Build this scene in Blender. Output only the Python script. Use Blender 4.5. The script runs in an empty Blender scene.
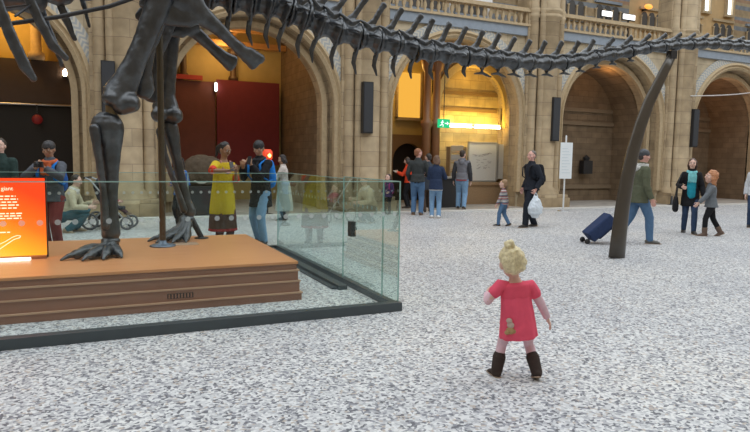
import bpy, math, random
from mathutils import Vector, Matrix, noise
random.seed(7)
V = Vector
COL = bpy.context.scene.collection
sc = bpy.context.scene

# ------------------------------------------------------------------ materials
_mats = {}
def new_mat(name):
    m = bpy.data.materials.new(name); m.use_nodes = True
    nt = m.node_tree
    return m, nt, nt.nodes['Principled BSDF'], nt.nodes, nt.links

def pmat(name, col, rough=0.6, var=0.12, scale=20.0, bump=0.0, metal=0.0, spec=0.5, emit=None, estr=0.0):
    """plain surface with a little noise in its colour and relief"""
    if name in _mats: return _mats[name]
    m, nt, b, N, L = new_mat(name)
    c = (*col, 1)
    tc = N.new('ShaderNodeTexCoord'); nz = N.new('ShaderNodeTexNoise'); nz.inputs['Scale'].default_value = scale
    nz.inputs['Detail'].default_value = 4
    L.new(tc.outputs['Object'], nz.inputs['Vector'])
    mx = N.new('ShaderNodeMix'); mx.data_type = 'RGBA'
    mx.inputs['A'].default_value = tuple(min(1, x*(1-var)) for x in col) + (1,)
    mx.inputs['B'].default_value = tuple(min(1, x*(1+var)) for x in col) + (1,)
    L.new(nz.outputs['Fac'], mx.inputs['Factor']); L.new(mx.outputs['Result'], b.inputs['Base Color'])
    b.inputs['Roughness'].default_value = rough; b.inputs['Metallic'].default_value = metal
    b.inputs['Specular IOR Level'].default_value = spec
    if bump:
        bp = N.new('ShaderNodeBump'); bp.inputs['Strength'].default_value = bump; bp.inputs['Distance'].default_value = 0.01
        L.new(nz.outputs['Fac'], bp.inputs['Height']); L.new(bp.outputs['Normal'], b.inputs['Normal'])
    if emit:
        b.inputs['Emission Color'].default_value = (*emit, 1); b.inputs['Emission Strength'].default_value = estr
    _mats[name] = m
    return m

def ramp(N, stops, const=False):
    r = N.new('ShaderNodeValToRGB'); cr = r.color_ramp
    if const: cr.interpolation = 'CONSTANT'
    while len(cr.elements) < len(stops): cr.elements.new(0.5)
    for e, (p, c) in zip(cr.elements, stops): e.position = p; e.color = (*c, 1)
    return r

def stone_mat(name, c1, c2, mortar, bw=0.62, rh=0.33, ms=0.008, var=0.25, axis='xz'):
    if name in _mats: return _mats[name]
    m, nt, b, N, L = new_mat(name)
    tc = N.new('ShaderNodeTexCoord'); sp = N.new('ShaderNodeSeparateXYZ'); cb = N.new('ShaderNodeCombineXYZ')
    L.new(tc.outputs['Object'], sp.inputs[0])
    ad = N.new('ShaderNodeMath'); ad.operation = 'ADD'
    L.new(sp.outputs['X'], ad.inputs[0]); L.new(sp.outputs['Y'], ad.inputs[1])
    L.new(ad.outputs[0], cb.inputs['X']); L.new(sp.outputs['Z'], cb.inputs['Y'])
    br = N.new('ShaderNodeTexBrick')
    br.inputs['Scale'].default_value = 1; br.inputs['Brick Width'].default_value = bw; br.inputs['Row Height'].default_value = rh
    br.inputs['Mortar Size'].default_value = ms; br.inputs['Mortar Smooth'].default_value = 0.3; br.inputs['Bias'].default_value = 0
    br.inputs['Color1'].default_value = (*c1, 1); br.inputs['Color2'].default_value = (*c2, 1); br.inputs['Mortar'].default_value = (*mortar, 1)
    L.new(cb.outputs[0], br.inputs['Vector'])
    nz = N.new('ShaderNodeTexNoise'); nz.inputs['Scale'].default_value = 3; nz.inputs['Detail'].default_value = 6
    L.new(tc.outputs['Object'], nz.inputs['Vector'])
    rp = ramp(N, [(0.3, (1-var,)*3), (0.7, (1+var*0.3,)*3)]); L.new(nz.outputs['Fac'], rp.inputs[0])
    mu = N.new('ShaderNodeMix'); mu.data_type = 'RGBA'; mu.blend_type = 'MULTIPLY'; mu.inputs['Factor'].default_value = 1
    L.new(br.outputs['Color'], mu.inputs['A']); L.new(rp.outputs['Color'], mu.inputs['B'])
    L.new(mu.outputs['Result'], b.inputs['Base Color']); b.inputs['Roughness'].default_value = 0.85
    bp = N.new('ShaderNodeBump'); bp.inputs['Strength'].default_value = 0.4; bp.inputs['Distance'].default_value = 0.01
    inv = N.new('ShaderNodeMath'); inv.operation = 'SUBTRACT'; inv.inputs[0].default_value = 1
    L.new(br.outputs['Fac'], inv.inputs[1]); L.new(inv.outputs[0], bp.inputs['Height']); L.new(bp.outputs['Normal'], b.inputs['Normal'])
    _mats[name] = m
    return m

def terrazzo():
    m, nt, b, N, L = new_mat('terrazzo_mosaic')
    tc = N.new('ShaderNodeTexCoord')
    vo = N.new('ShaderNodeTexVoronoi'); vo.inputs['Scale'].default_value = 54
    nz0 = N.new('ShaderNodeTexNoise'); nz0.inputs['Scale'].default_value = 14
    L.new(tc.outputs['Object'], nz0.inputs['Vector'])
    va = N.new('ShaderNodeVectorMath'); va.operation = 'MULTIPLY_ADD'; va.inputs[1].default_value = (0.03,)*3
    L.new(nz0.outputs['Color'], va.inputs[0]); L.new(tc.outputs['Object'], va.inputs[2]); L.new(va.outputs[0], vo.inputs['Vector'])
    se = N.new('ShaderNodeSeparateColor'); L.new(vo.outputs['Color'], se.inputs[0])
    rp = ramp(N, [(0, (0.16, 0.165, 0.185)), (0.13, (0.30, 0.305, 0.335)), (0.27, (0.50, 0.505, 0.52)), (0.47, (0.66, 0.665, 0.67)), (0.70, (0.80, 0.80, 0.795)), (0.90, (0.54, 0.47, 0.41)), (0.95, (0.78, 0.78, 0.77))], True)
    L.new(se.outputs['Red'], rp.inputs[0])
    nz = N.new('ShaderNodeTexNoise'); nz.inputs['Scale'].default_value = 0.55; nz.inputs['Detail'].default_value = 5
    L.new(tc.outputs['Object'], nz.inputs['Vector'])
    r2 = ramp(N, [(0.3, (0.78, 0.79, 0.81)), (0.55, (0.90, 0.90, 0.89)), (0.75, (0.95, 0.925, 0.885))]); L.new(nz.outputs['Fac'], r2.inputs[0])
    mu = N.new('ShaderNodeMix'); mu.data_type = 'RGBA'; mu.blend_type = 'MULTIPLY'; mu.inputs['Factor'].default_value = 1
    L.new(rp.outputs['Color'], mu.inputs['A']); L.new(r2.outputs['Color'], mu.inputs['B'])
    L.new(mu.outputs['Result'], b.inputs['Base Color'])
    b.inputs['Roughness'].default_value = 0.5; b.inputs['Specular IOR Level'].default_value = 0.3
    return m

def chevron_mat():
    m, nt, b, N, L = new_mat('chevron_tiles')
    uv = N.new('ShaderNodeUVMap'); sp = N.new('ShaderNodeSeparateXYZ'); L.new(uv.outputs[0], sp.inputs[0])
    pp = N.new('ShaderNodeMath'); pp.operation = 'PINGPONG'; pp.inputs[1].default_value = 0.09
    L.new(sp.outputs['Y'], pp.inputs[0])
    a = N.new('ShaderNodeMath'); a.operation = 'ADD'; L.new(sp.outputs['X'], a.inputs[0]); L.new(pp.outputs[0], a.inputs[1])
    mo = N.new('ShaderNodeMath'); mo.operation = 'MODULO'; mo.inputs[1].default_value = 0.12; L.new(a.outputs[0], mo.inputs[0])
    gt = N.new('ShaderNodeMath'); gt.operation = 'GREATER_THAN'; gt.inputs[1].default_value = 0.062; L.new(mo.outputs[0], gt.inputs[0])
    mx = N.new('ShaderNodeMix'); mx.data_type = 'RGBA'
    mx.inputs['A'].default_value = (0.36, 0.38, 0.39, 1); mx.inputs['B'].default_value = (0.56, 0.52, 0.43, 1)
    L.new(gt.outputs[0], mx.inputs['Factor']); L.new(mx.outputs['Result'], b.inputs['Base Color']); b.inputs['Roughness'].default_value = 0.8
    return m

def band_mat():
    m, nt, b, N, L = new_mat('banded_terracotta')
    tc = N.new('ShaderNodeTexCoord'); sp = N.new('ShaderNodeSeparateXYZ'); L.new(tc.outputs['Object'], sp.inputs[0])
    mo = N.new('ShaderNodeMath'); mo.operation = 'MODULO'; mo.inputs[1].default_value = 0.9; L.new(sp.outputs['Z'], mo.inputs[0])
    dv = N.new('ShaderNodeMath'); dv.operation = 'DIVIDE'; dv.inputs[1].default_value = 0.9; L.new(mo.outputs[0], dv.inputs[0])
    rp = ramp(N, [(0, (0.42, 0.31, 0.18)), (0.25, (0.25, 0.27, 0.29)), (0.45, (0.46, 0.36, 0.22)), (0.6, (0.40, 0.25, 0.15)), (0.75, (0.27, 0.29, 0.31)), (0.9, (0.45, 0.34, 0.2))], True)
    L.new(dv.outputs[0], rp.inputs[0])
    nz = N.new('ShaderNodeTexNoise'); nz.inputs['Scale'].default_value = 5; L.new(tc.outputs['Object'], nz.inputs['Vector'])
    r2 = ramp(N, [(0.3, (0.75,)*3), (0.7, (1.05,)*3)]); L.new(nz.outputs['Fac'], r2.inputs[0])
    mu = N.new('ShaderNodeMix'); mu.data_type = 'RGBA'; mu.blend_type = 'MULTIPLY'; mu.inputs['Factor'].default_value = 1
    L.new(rp.outputs['Color'], mu.inputs['A']); L.new(r2.outputs['Color'], mu.inputs['B'])
    L.new(mu.outputs['Result'], b.inputs['Base Color']); b.inputs['Roughness'].default_value = 0.85
    return m

def glass_mat(name, tint, rcol=(0.9, 0.97, 0.95), lo=0.04):
    m = bpy.data.materials.new(name); m.use_nodes = True
    nt = m.node_tree; N, L = nt.nodes, nt.links; N.clear()
    out = N.new('ShaderNodeOutputMaterial'); mix = N.new('ShaderNodeMixShader')
    tr = N.new('ShaderNodeBsdfTransparent'); tr.inputs[0].default_value = (*tint, 1)
    gl = N.new('ShaderNodeBsdfGlossy'); gl.inputs['Roughness'].default_value = 0.01; gl.inputs['Color'].default_value = (*rcol, 1)
    fr = N.new('ShaderNodeFresnel'); fr.inputs['IOR'].default_value = 1.45
    ml = N.new('ShaderNodeMath'); ml.operation = 'MULTIPLY'; ml.inputs[1].default_value = 0.33
    L.new(fr.outputs[0], ml.inputs[0]); L.new(ml.outputs[0], mix.inputs[0]); L.new(tr.outputs[0], mix.inputs[1]); L.new(gl.outputs[0], mix.inputs[2]); L.new(mix.outputs[0], out.inputs[0])
    return m

def emit_mat(name, col, strength):
    if name in _mats: return _mats[name]
    m = bpy.data.materials.new(name); m.use_nodes = True
    nt = m.node_tree; N, L = nt.nodes, nt.links; N.clear()
    out = N.new('ShaderNodeOutputMaterial'); e = N.new('ShaderNodeEmission')
    e.inputs[0].default_value = (*col, 1); e.inputs[1].default_value = strength; L.new(e.outputs[0], out.inputs[0])
    _mats[name] = m
    return m

def wood_mat(name, c1, c2, rough=0.4, sx=0.6, sy=9):
    m, nt, b, N, L = new_mat(name)
    tc = N.new('ShaderNodeTexCoord'); mp = N.new('ShaderNodeMapping'); mp.inputs['Scale'].default_value = (sx, sy, sy)
    L.new(tc.outputs['Object'], mp.inputs[0])
    nz = N.new('ShaderNodeTexNoise'); nz.inputs['Scale'].default_value = 2.5; nz.inputs['Detail'].default_value = 8; nz.inputs['Roughness'].default_value = 0.65
    L.new(mp.outputs[0], nz.inputs['Vector'])
    rp = ramp(N, [(0.3, c1), (0.7, c2)]); L.new(nz.outputs['Fac'], rp.inputs[0]); L.new(rp.outputs['Color'], b.inputs['Base Color'])
    b.inputs['Roughness'].default_value = rough
    return m

def bone_mat():
    m, nt, b, N, L = new_mat('dark_fossil_bone')
    tc = N.new('ShaderNodeTexCoord'); nz = N.new('ShaderNodeTexNoise'); nz.inputs['Scale'].default_value = 9; nz.inputs['Detail'].default_value = 7
    L.new(tc.outputs['Object'], nz.inputs['Vector'])
    rp = ramp(N, [(0.25, (0.010, 0.012, 0.015)), (0.5, (0.026, 0.031, 0.037)), (0.75, (0.065, 0.076, 0.088))]); L.new(nz.outputs['Fac'], rp.inputs[0])
    L.new(rp.outputs['Color'], b.inputs['Base Color']); b.inputs['Roughness'].default_value = 0.3; b.inputs['Specular IOR Level'].default_value = 0.9
    bp = N.new('ShaderNodeBump'); bp.inputs['Strength'].default_value = 0.5; bp.inputs['Distance'].default_value = 0.014
    L.new(nz.outputs['Fac'], bp.inputs['Height']); L.new(bp.outputs['Normal'], b.inputs['Normal'])
    return m

def stripe_mat(name, cols, period):
    m, nt, b, N, L = new_mat(name)
    tc = N.new('ShaderNodeTexCoord'); sp = N.new('ShaderNodeSeparateXYZ'); L.new(tc.outputs['Object'], sp.inputs[0])
    mo = N.new('ShaderNodeMath'); mo.operation = 'MODULO'; mo.inputs[1].default_value = period; L.new(sp.outputs['Z'], mo.inputs[0])
    dv = N.new('ShaderNodeMath'); dv.operation = 'DIVIDE'; dv.inputs[1].default_value = period; L.new(mo.outputs[0], dv.inputs[0])
    rp = ramp(N, [(i/len(cols), c) for i, c in enumerate(cols)], True); L.new(dv.outputs[0], rp.inputs[0])
    L.new(rp.outputs['Color'], b.inputs['Base Color']); b.inputs['Roughness'].default_value = 0.85
    _mats[name] = m
    return m

# ------------------------------------------------------------------ mesh building
class B:
    def __init__(s): s.v = []; s.f = []; s.m = []; s.uv = None
    def add(s, vs, fs, mi=0):
        o = len(s.v); s.v += [tuple(p) for p in vs]; s.f += [tuple(i+o for i in f) for f in fs]; s.m += [mi]*len(fs); return s
    def box(s, x0, x1, y0, y1, z0, z1, mi=0):
        vs = [(x, y, z) for z in (z0, z1) for y in (y0, y1) for x in (x0, x1)]
        return s.add(vs, [(0, 2, 3, 1), (4, 5, 7, 6), (0, 1, 5, 4), (2, 6, 7, 3), (0, 4, 6, 2), (1, 3, 7, 5)], mi)
    def obox(s, c, ax, ay, az, hx, hy, hz, mi=0):
        c = V(c); ax, ay, az = V(ax).normalized(), V(ay).normalized(), V(az).normalized()
        vs = [c + ax*hx*i + ay*hy*j + az*hz*k for k in (-1, 1) for j in (-1, 1) for i in (-1, 1)]
        return s.add(vs, [(0, 2, 3, 1), (4, 5, 7, 6), (0, 1, 5, 4), (2, 6, 7, 3), (0, 4, 6, 2), (1, 3, 7, 5)], mi)
    def tube(s, pts, rad, seg=12, ref=None, mi=0, dome=True):
        pts = [V(p) for p in pts]
        rad = [(r, r) if isinstance(r, (int, float)) else r for r in (rad if isinstance(rad, list) else [rad]*len(pts))]
        if dome:
            d0 = (pts[0]-pts[1]).normalized(); d1 = (pts[-1]-pts[-2]).normalized(); r0, r1 = rad[0], rad[-1]
            k0, k1 = min(r0), min(r1)
            pre = [(pts[0]+d0*k0*0.92, tuple(x*0.36 for x in r0)), (pts[0]+d0*k0*0.6, tuple(x*0.78 for x in r0))]
            post = [(pts[-1]+d1*k1*0.6, tuple(x*0.78 for x in r1)), (pts[-1]+d1*k1*0.92, tuple(x*0.36 for x in r1))]
            pts = [p for p, _ in pre]+pts+[p for p, _ in post]; rad = [r for _, r in pre]+rad+[r for _, r in post]
        n = len(pts); vs = []; prev = None
        for i, p in enumerate(pts):
            t = (pts[min(i+1, n-1)]-pts[max(i-1, 0)]).normalized()
            if ref is not None: a = V(ref)
            elif prev is not None: a = prev
            else: a = V((1, 0, 0)) if abs(t.x) < 0.9 else V((0, 1, 0))
            a = a - t*a.dot(t)
            if a.length < 1e-6: a = t.orthogonal()
            a.normalize(); prev = a; b = t.cross(a)
            for k in range(seg):
                an = 2*math.pi*k/seg
                vs.append(p + a*math.cos(an)*rad[i][0] + b*math.sin(an)*rad[i][1])
        fs = [(i*seg+k, i*seg+(k+1) % seg, (i+1)*seg+(k+1) % seg, (i+1)*seg+k) for i in range(n-1) for k in range(seg)]
        fs += [tuple(range(seg-1, -1, -1)), tuple((n-1)*seg+k for k in range(seg))]
        return s.add(vs, fs, mi)
    def ell(s, c, r, rot=None, seg=14, rings=9, mi=0):
        c = V(c); r = (r,)*3 if isinstance(r, (int, float)) else r; M = rot or Matrix.Identity(3)
        vs = [c + M @ V((0, 0, -r[2]))]
        for i in range(1, rings):
            ph = -math.pi/2 + math.pi*i/rings
            for k in range(seg):
                a = 2*math.pi*k/seg; vs.append(c + M @ V((r[0]*math.cos(ph)*math.cos(a), r[1]*math.cos(ph)*math.sin(a), r[2]*math.sin(ph))))
        vs.append(c + M @ V((0, 0, r[2]))); e = len(vs)-1; fs = []
        for k in range(seg): fs.append((0, 1+(k+1) % seg, 1+k)); fs.append((e, e-seg+k, e-seg+(k+1) % seg))
        for i in range(rings-2):
            for k in range(seg): fs.append((1+i*seg+k, 1+i*seg+(k+1) % seg, 1+(i+1)*seg+(k+1) % seg, 1+(i+1)*seg+k))
        return s.add(vs, fs, mi)
    def lathe(s, prof, c=(0, 0, 0), seg=20, mi=0, a0=0, axis='z'):
        c = V(c); vs = []; n = len(prof)
        for r, z in prof:
            for k in range(seg):
                a = a0 + 2*math.pi*k/seg
                p = V((r*math.cos(a), r*math.sin(a), z))
                if axis == 'x': p = V((z, p.x, p.y))
                if axis == 'y': p = V((p.x, z, p.y))
                vs.append(c + p)
        fs = [(i*seg+k, i*seg+(k+1) % seg, (i+1)*seg+(k+1) % seg, (i+1)*seg+k) for i in range(n-1) for k in range(seg)]
        fs += [tuple(range(seg-1, -1, -1)), tuple((n-1)*seg+k for k in range(seg))]
        return s.add(vs, fs, mi)
    def prism(s, poly, y0, y1, mi=0):
        """outline in x,z pushed from y0 to y1"""
        n = len(poly); vs = [(x, y0, z) for x, z in poly]+[(x, y1, z) for x, z in poly]
        fs = [tuple(range(n)), tuple(range(2*n-1, n-1, -1))]+[(i, n+i, n+(i+1) % n, (i+1) % n) for i in range(n)]
        return s.add(vs, fs, mi)
    def mesh(s, name, mats, smooth=True):
        me = bpy.data.meshes.new(name); me.from_pydata(s.v, [], s.f)
        for m in (mats if isinstance(mats, (list, tuple)) else [mats]): me.materials.append(m)
        me.polygons.foreach_set('material_index', s.m)
        if smooth: me.polygons.foreach_set('use_smooth', [True]*len(me.polygons))
        me.update(); return me

def link(name, me, parent=None, loc=(0, 0, 0), rz=0):
    o = bpy.data.objects.new(name, me); COL.objects.link(o)
    if parent is not None: o.parent = parent
    o.location = loc; o.rotation_euler = (0, 0, rz)
    return o

def put(name, b, mats, parent=None, loc=(0, 0, 0), rz=0, smooth=False):
    return link(name, b.mesh(name, mats, smooth), parent, loc, rz)

def fused(name, b, mats, voxel, smooth=6, disp=None, bevel=None):
    """joins overlapping closed shapes into one continuous skin"""
    me = b.mesh(name+'_raw', mats); o = bpy.data.objects.new('tmp', me); COL.objects.link(o)
    r = o.modifiers.new('r', 'REMESH'); r.mode = 'VOXEL'; r.voxel_size = voxel; r.use_smooth_shade = True
    if smooth:
        s = o.modifiers.new('s', 'SMOOTH'); s.factor = 0.5; s.iterations = smooth
    if disp:
        t = bpy.data.textures.new('folds', 'CLOUDS'); t.noise_scale = disp[1]
        d = o.modifiers.new('d', 'DISPLACE'); d.texture = t; d.strength = disp[0]; d.mid_level = 0.5
    dg = bpy.context.evaluated_depsgraph_get(); dg.update()
    out = bpy.data.meshes.new_from_object(o.evaluated_get(dg)); out.name = name
    bpy.data.objects.remove(o); bpy.data.meshes.remove(me)
    out.polygons.foreach_set('use_smooth', [True]*len(out.polygons))
    return out

def tag(o, label, cat=None, group=None, kind=None):
    o['label'] = label
    if cat: o['category'] = cat
    if group: o['group'] = group
    if kind: o['kind'] = kind
    return o

def empty(name, loc, rz=0):
    o = bpy.data.objects.new(name, None); COL.objects.link(o); o.location = loc; o.rotation_euler = (0, 0, rz); o.empty_display_size = 0.1
    return o

def struct(name, b, mats, label, smooth=False, cat='building'):
    o = put(name, b, mats, smooth=smooth); return tag(o, label, cat, None, 'structure')

def light(name, kind, loc, energy, col=(1, 1, 1), size=0.5, size_y=None, rot=None):
    d = bpy.data.lights.new(name, kind); d.energy = energy; d.color = col
    if kind == 'AREA':
        d.size = size
        if size_y: d.shape = 'RECTANGLE'; d.size_y = size_y
    else: d.shadow_soft_size = size
    o = bpy.data.objects.new(name, d); COL.objects.link(o); o.location = loc
    if rot: o.rotation_euler = rot
    return o
# ------------------------------------------------------------------ the hall
BUFF = stone_mat('buff_stone', (0.49, 0.375, 0.235), (0.40, 0.30, 0.18), (0.27, 0.20, 0.13), var=.35)
PALE = stone_mat('pale_stone', (0.56, 0.465, 0.32), (0.48, 0.39, 0.26), (0.36, 0.29, 0.2), bw=0.8, rh=0.4)
RECESS_SHADED = stone_mat('shaded_recess_stone', (0.235, 0.165, 0.10), (0.185, 0.13, 0.078), (0.13, 0.09, 0.06), bw=0.5, rh=0.22)  # shade of the deep recesses is put into this darker stone colour
TRIMC = pmat('carved_terracotta', (0.47, 0.36, 0.22), 0.8, 0.25, 14, 0.6)
GREYBLUE = pmat('blue_grey_terracotta', (0.27, 0.31, 0.36), 0.8, 0.2, 6, 0.3)
CHEV = chevron_mat(); BAND = band_mat()
DARKPANEL = pmat('dark_brown_boarding', (0.045, 0.030, 0.024), 0.6, 0.2, 6)
AISLE = stone_mat('aisle_flags', (0.42, 0.38, 0.33), (0.36, 0.33, 0.29), (0.25, 0.22, 0.19), bw=0.9, rh=0.9)
OCHRE = pmat('ochre_plaster', (0.55, 0.42, 0.16), 0.85, 0.15, 3)
REDWALL = pmat('deep_red_hanging', (0.20, 0.028, 0.032), 0.8, 0.15, 5)
BLACK = pmat('black_metal', (0.02, 0.02, 0.022), 0.45, 0.1)
STEEL = pmat('brushed_steel', (0.55, 0.56, 0.57), 0.3, 0.05, metal=1.0)

PX = [-5.59+6.305*i for i in range(7)]          # pillar centres along the hall
BX = [(a+b)/2 for a, b in zip(PX, PX[1:])]      # bay centres
W, CZ, R = 16.1, 2.87, 2.27
ZB = 5.72                                       # gallery floor

b = B(); b.add([(-16, -5.5, 0), (44, -5.5, 0), (44, 15.06, 0), (-16, 15.06, 0)], [(0, 1, 2, 3)])
b.add([(-16, -5.5, -0.2), (44, -5.5, -0.2), (44, 15.06, -0.2), (-16, 15.06, -0.2)], [(3, 2, 1, 0)])
struct('floor', b, terrazzo(), 'pale speckled mosaic floor of the great hall', cat='floor')
b = B(); b.box(-16, 44, 15.06, 24, -0.2, 0.02)
struct('floor_aisle', b, AISLE, 'stone flagged aisle floor beneath the arches', cat='floor')
b = B(); b.box(-16, 44, 15.0, 15.2, -0.1, 0.035)
struct('trim_1', b, pmat('pale_kerb', (0.66, 0.64, 0.6), 0.7), 'pale stone kerb along the edge of the mosaic floor', cat='kerb')

def arc_pts(cx, cz, r, n=36): return [(cx - r*math.cos(math.pi*i/n), cz + r*math.sin(math.pi*i/n)) for i in range(n+1)]
def arch_wall(b, x0, x1, z0, z1, cx, cz, r, y0, y1, mi=0, inner=0):
    """wall with an arched opening, front at y0, back at y1"""
    A = arc_pts(cx, cz, r); n = len(A)
    for y, fl in ((y0, 0), (y1, 1)):
        def q(p):
            vs = [(x, y, z) for x, z in p]; b.add(vs, [(3, 2, 1, 0) if fl else (0, 1, 2, 3)], mi)
        q([(x0, z0), (cx-r, z0), (cx-r, cz), (x0, cz)]); q([(cx+r, z0), (x1, z0), (x1, cz), (cx+r, cz)])
        T = []
        for i in range(n):
            f = i/(n-1)
            if f < 0.2: T.append((x0, cz+(z1-cz)*f/0.2))
            elif f > 0.8: T.append((x1, cz+(z1-cz)*(1-f)/0.2))
            else: T.append((x0+(x1-x0)*(f-0.2)/0.6, z1))
        for i in range(n-1): q([A[i], A[i+1], T[i+1], T[i]][::-1])
    P = [(cx-r, z0)]+A+[(cx+r, z0)]
    for p, q_ in zip(P, P[1:]):
        b.add([(p[0], y0, p[1]), (q_[0], y0, q_[1]), (q_[0], y1, q_[1]), (p[0], y1, p[1])], [(0, 1, 2, 3)], inner)
def arch_ring(name, cx, cz, r0, r1, y0, y1, mat, label, leg=None, prof=None):
    """moulding that runs round an arch and, with leg, down both jambs; prof = (offset in radius 0..1, depth) pairs"""
    prof = prof or [(0, y1), (0, y0), (1, y0), (1, y1)]
    path = [(cx-r, z) for r in (0,) for z in ()]
    n = 44; st = []
    if leg is not None: st.append((-1, 0, leg))
    for i in range(n+1): st.append((0, math.pi*i/n, 0))
    if leg is not None: st.append((1, 0, leg))
    me = B(); uvs = []; k = len(prof); s = 0
    for (kind, a, z) in st:
        for (f, y) in prof:
            r = r0+(r1-r0)*f
            if kind == -1: me.v.append((cx-r, y, z))
            elif kind == 1: me.v.append((cx+r, y, z))
            else: me.v.append((cx-r*math.cos(a), y, cz+r*math.sin(a)))
            u = (a*r0) if kind == 0 else (-(cz-z) if kind == -1 else math.pi*r0+(cz-z))
            uvs.append((u+20, f*(r1-r0)))
    for i in range(len(st)-1):
        for j in range(k-1): me.f.append((i*k+j, (i+1)*k+j, (i+1)*k+j+1, i*k+j+1)); me.m.append(0)
    me.f += [tuple(range(k)), tuple(range((len(st)-1)*k+k-1, (len(st)-1)*k-1, -1))]; me.m += [0, 0]
    m = me.mesh(name, mat, False); l = m.uv_layers.new(name='uv')
    for lp in m.loops: l.data[lp.index].uv = uvs[lp.vertex_index]
    return tag(link(name, m), label, 'arch', None, 'structure')

WHERE = ['above the dark shop front behind the ribs', 'framing the red hanging behind the skeleton', 'framing the yellow lit passage', 'framing the shaded stone alcove behind the white sign', 'furthest in view, with an orange vault lamp', 'out beyond the furthest vault lamp']
for i, cx in enumerate(BX):
    x0, x1 = PX[i], PX[i+1]
    b = B(); arch_wall(b, x0, x1, 0, ZB, cx, CZ, R, W, W+0.4, 0, 1)
    struct('wall_far', b, [PALE, BUFF], 'pale stone arcade wall, arch ' + WHERE[i], cat='wall')
    if i != 2: b = B(); arch_wall(b, x0, x1, 0, ZB-0.05, cx, CZ, R-0.24, W+0.4, W+0.75, 0, 1)
    else: b = B(); arch_wall(b, x0, x1, 0, ZB-0.05, cx, CZ, R-0.02, W+0.4, W+0.45, 0, 1)
    struct('wall_inner', b, [BUFF, BUFF], 'inner arch order, ' + WHERE[i], cat='wall')
    arch_ring('arch_moulding', cx, CZ, R-0.015, R+0.25, W-0.12, W+0.05, TRIMC, 'carved buff arch moulding ' + WHERE[i], 0.5,
              [(0, W+0.1), (0, W-0.06), (0.3, W-0.12), (0.45, W-0.06), (0.55, W-0.06), (0.7, W-0.13), (1, W-0.08), (1, W+0.05)])
    arch_ring('chevron_band', cx, CZ, R+0.25, R+0.52, W-0.05, W+0.02, CHEV, 'blue and cream chevron band round the arch ' + WHERE[i], 1.9)
    if i != 2: arch_ring('inner_moulding', cx, CZ, R-0.25, R-0.1, W+0.3, W+0.42, TRIMC, 'inner roll moulding ' + WHERE[i], 0.3)
    b = B(); b.box(x0+0.5, x1-0.5, W-0.1, W+0.02, 5.44, 5.72)
    struct('trim_2', b, GREYBLUE, 'blue grey band under the gallery balustrade ' + WHERE[i], cat='trim')
    b = B(); b.box(x0, x1, W, 19.2, ZB, ZB+0.06)
    struct('floor_gallery', b, BUFF, 'gallery floor slab over the arch ' + WHERE[i], cat='floor')

# pillars with clustered shafts
PW = ['out beyond the dark shop front', 'behind the skeleton near knee', 'between the red hanging and the yellow passage', 'beside the man carrying a plastic bag', 'behind the woman with the turquoise scarf', 'beyond the furthest vault lamp', '']
for i, x in enumerate(PX[:6]):
    b = B()
    b.box(x-0.72, x+0.72, W-0.14, W+0.45, 0, 11)
    for dx, r, dy in ((0.06, 0.36, -0.12), (-0.5, 0.14, -0.14), (0.55, 0.13, -0.14), (-0.27, 0.1, -0.28)):
        prof = [(r*1.5, 0.0), (r*1.5, 0.42), (r*1.3, 0.5), (r*1.34, 0.56), (r, 0.66), (r, 5.98), (r*1.2, 6.02), (r*1.24, 6.1), (r*1.05, 6.14), (r*1.26, 6.2), (r*1.22, 6.28), (r, 6.34), (r, 11)]
        b.lathe(prof, (x+dx, W+dy, 0), 28, 1)
    b.box(x-0.8, x+0.8, W-0.66, W+0.1, 0, 0.32); b.box(x-0.76, x+0.76, W-0.6, W+0.1, 0.32, 0.42)
    o = struct('pillar', b, [BUFF, stone_mat('shaft_stone', (0.51, 0.395, 0.25), (0.43, 0.325, 0.20), (0.28, 0.21, 0.14), bw=3, rh=0.42)], 'clustered buff stone pillar ' + PW[i], cat='pillar')
    for p in o.data.polygons:
        if p.material_index == 1: p.use_smooth = True

# balustrades: every baluster a part
bp = B(); bp.lathe([(0.05, 0), (0.05, 0.04), (0.03, 0.06), (0.062, 0.16), (0.055, 0.22), (0.03, 0.3), (0.045, 0.33), (0.05, 0.37)], seg=12)
BAL = bp.mesh('baluster', TRIMC)
for i in range(0, 6):
    x0, x1 = PX[i]+0.62, PX[i+1]-0.62
    o = empty('balustrade', ((x0+x1)/2, W-0.05, ZB)); h = (x1-x0)/2
    tag(o, 'terracotta gallery balustrade over the arch ' + WHERE[i], 'balustrade', 'gallery balustrades', 'structure')
    b = B(); b.box(-h, h, -0.11, 0.11, 0.0, 0.07); put('base_rail', b, TRIMC, o)
    b = B(); b.box(-h, h, -0.12, 0.12, 0.44, 0.51); b.box(-h, h, -0.09, 0.09, 0.51, 0.56); put('handrail', b, TRIMC, o)
    n = int((x1-x0)/0.225)
    for k in range(n): link('baluster', BAL, o, (-h+(k+0.5)*2*h/n, 0, 0.07))

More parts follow.
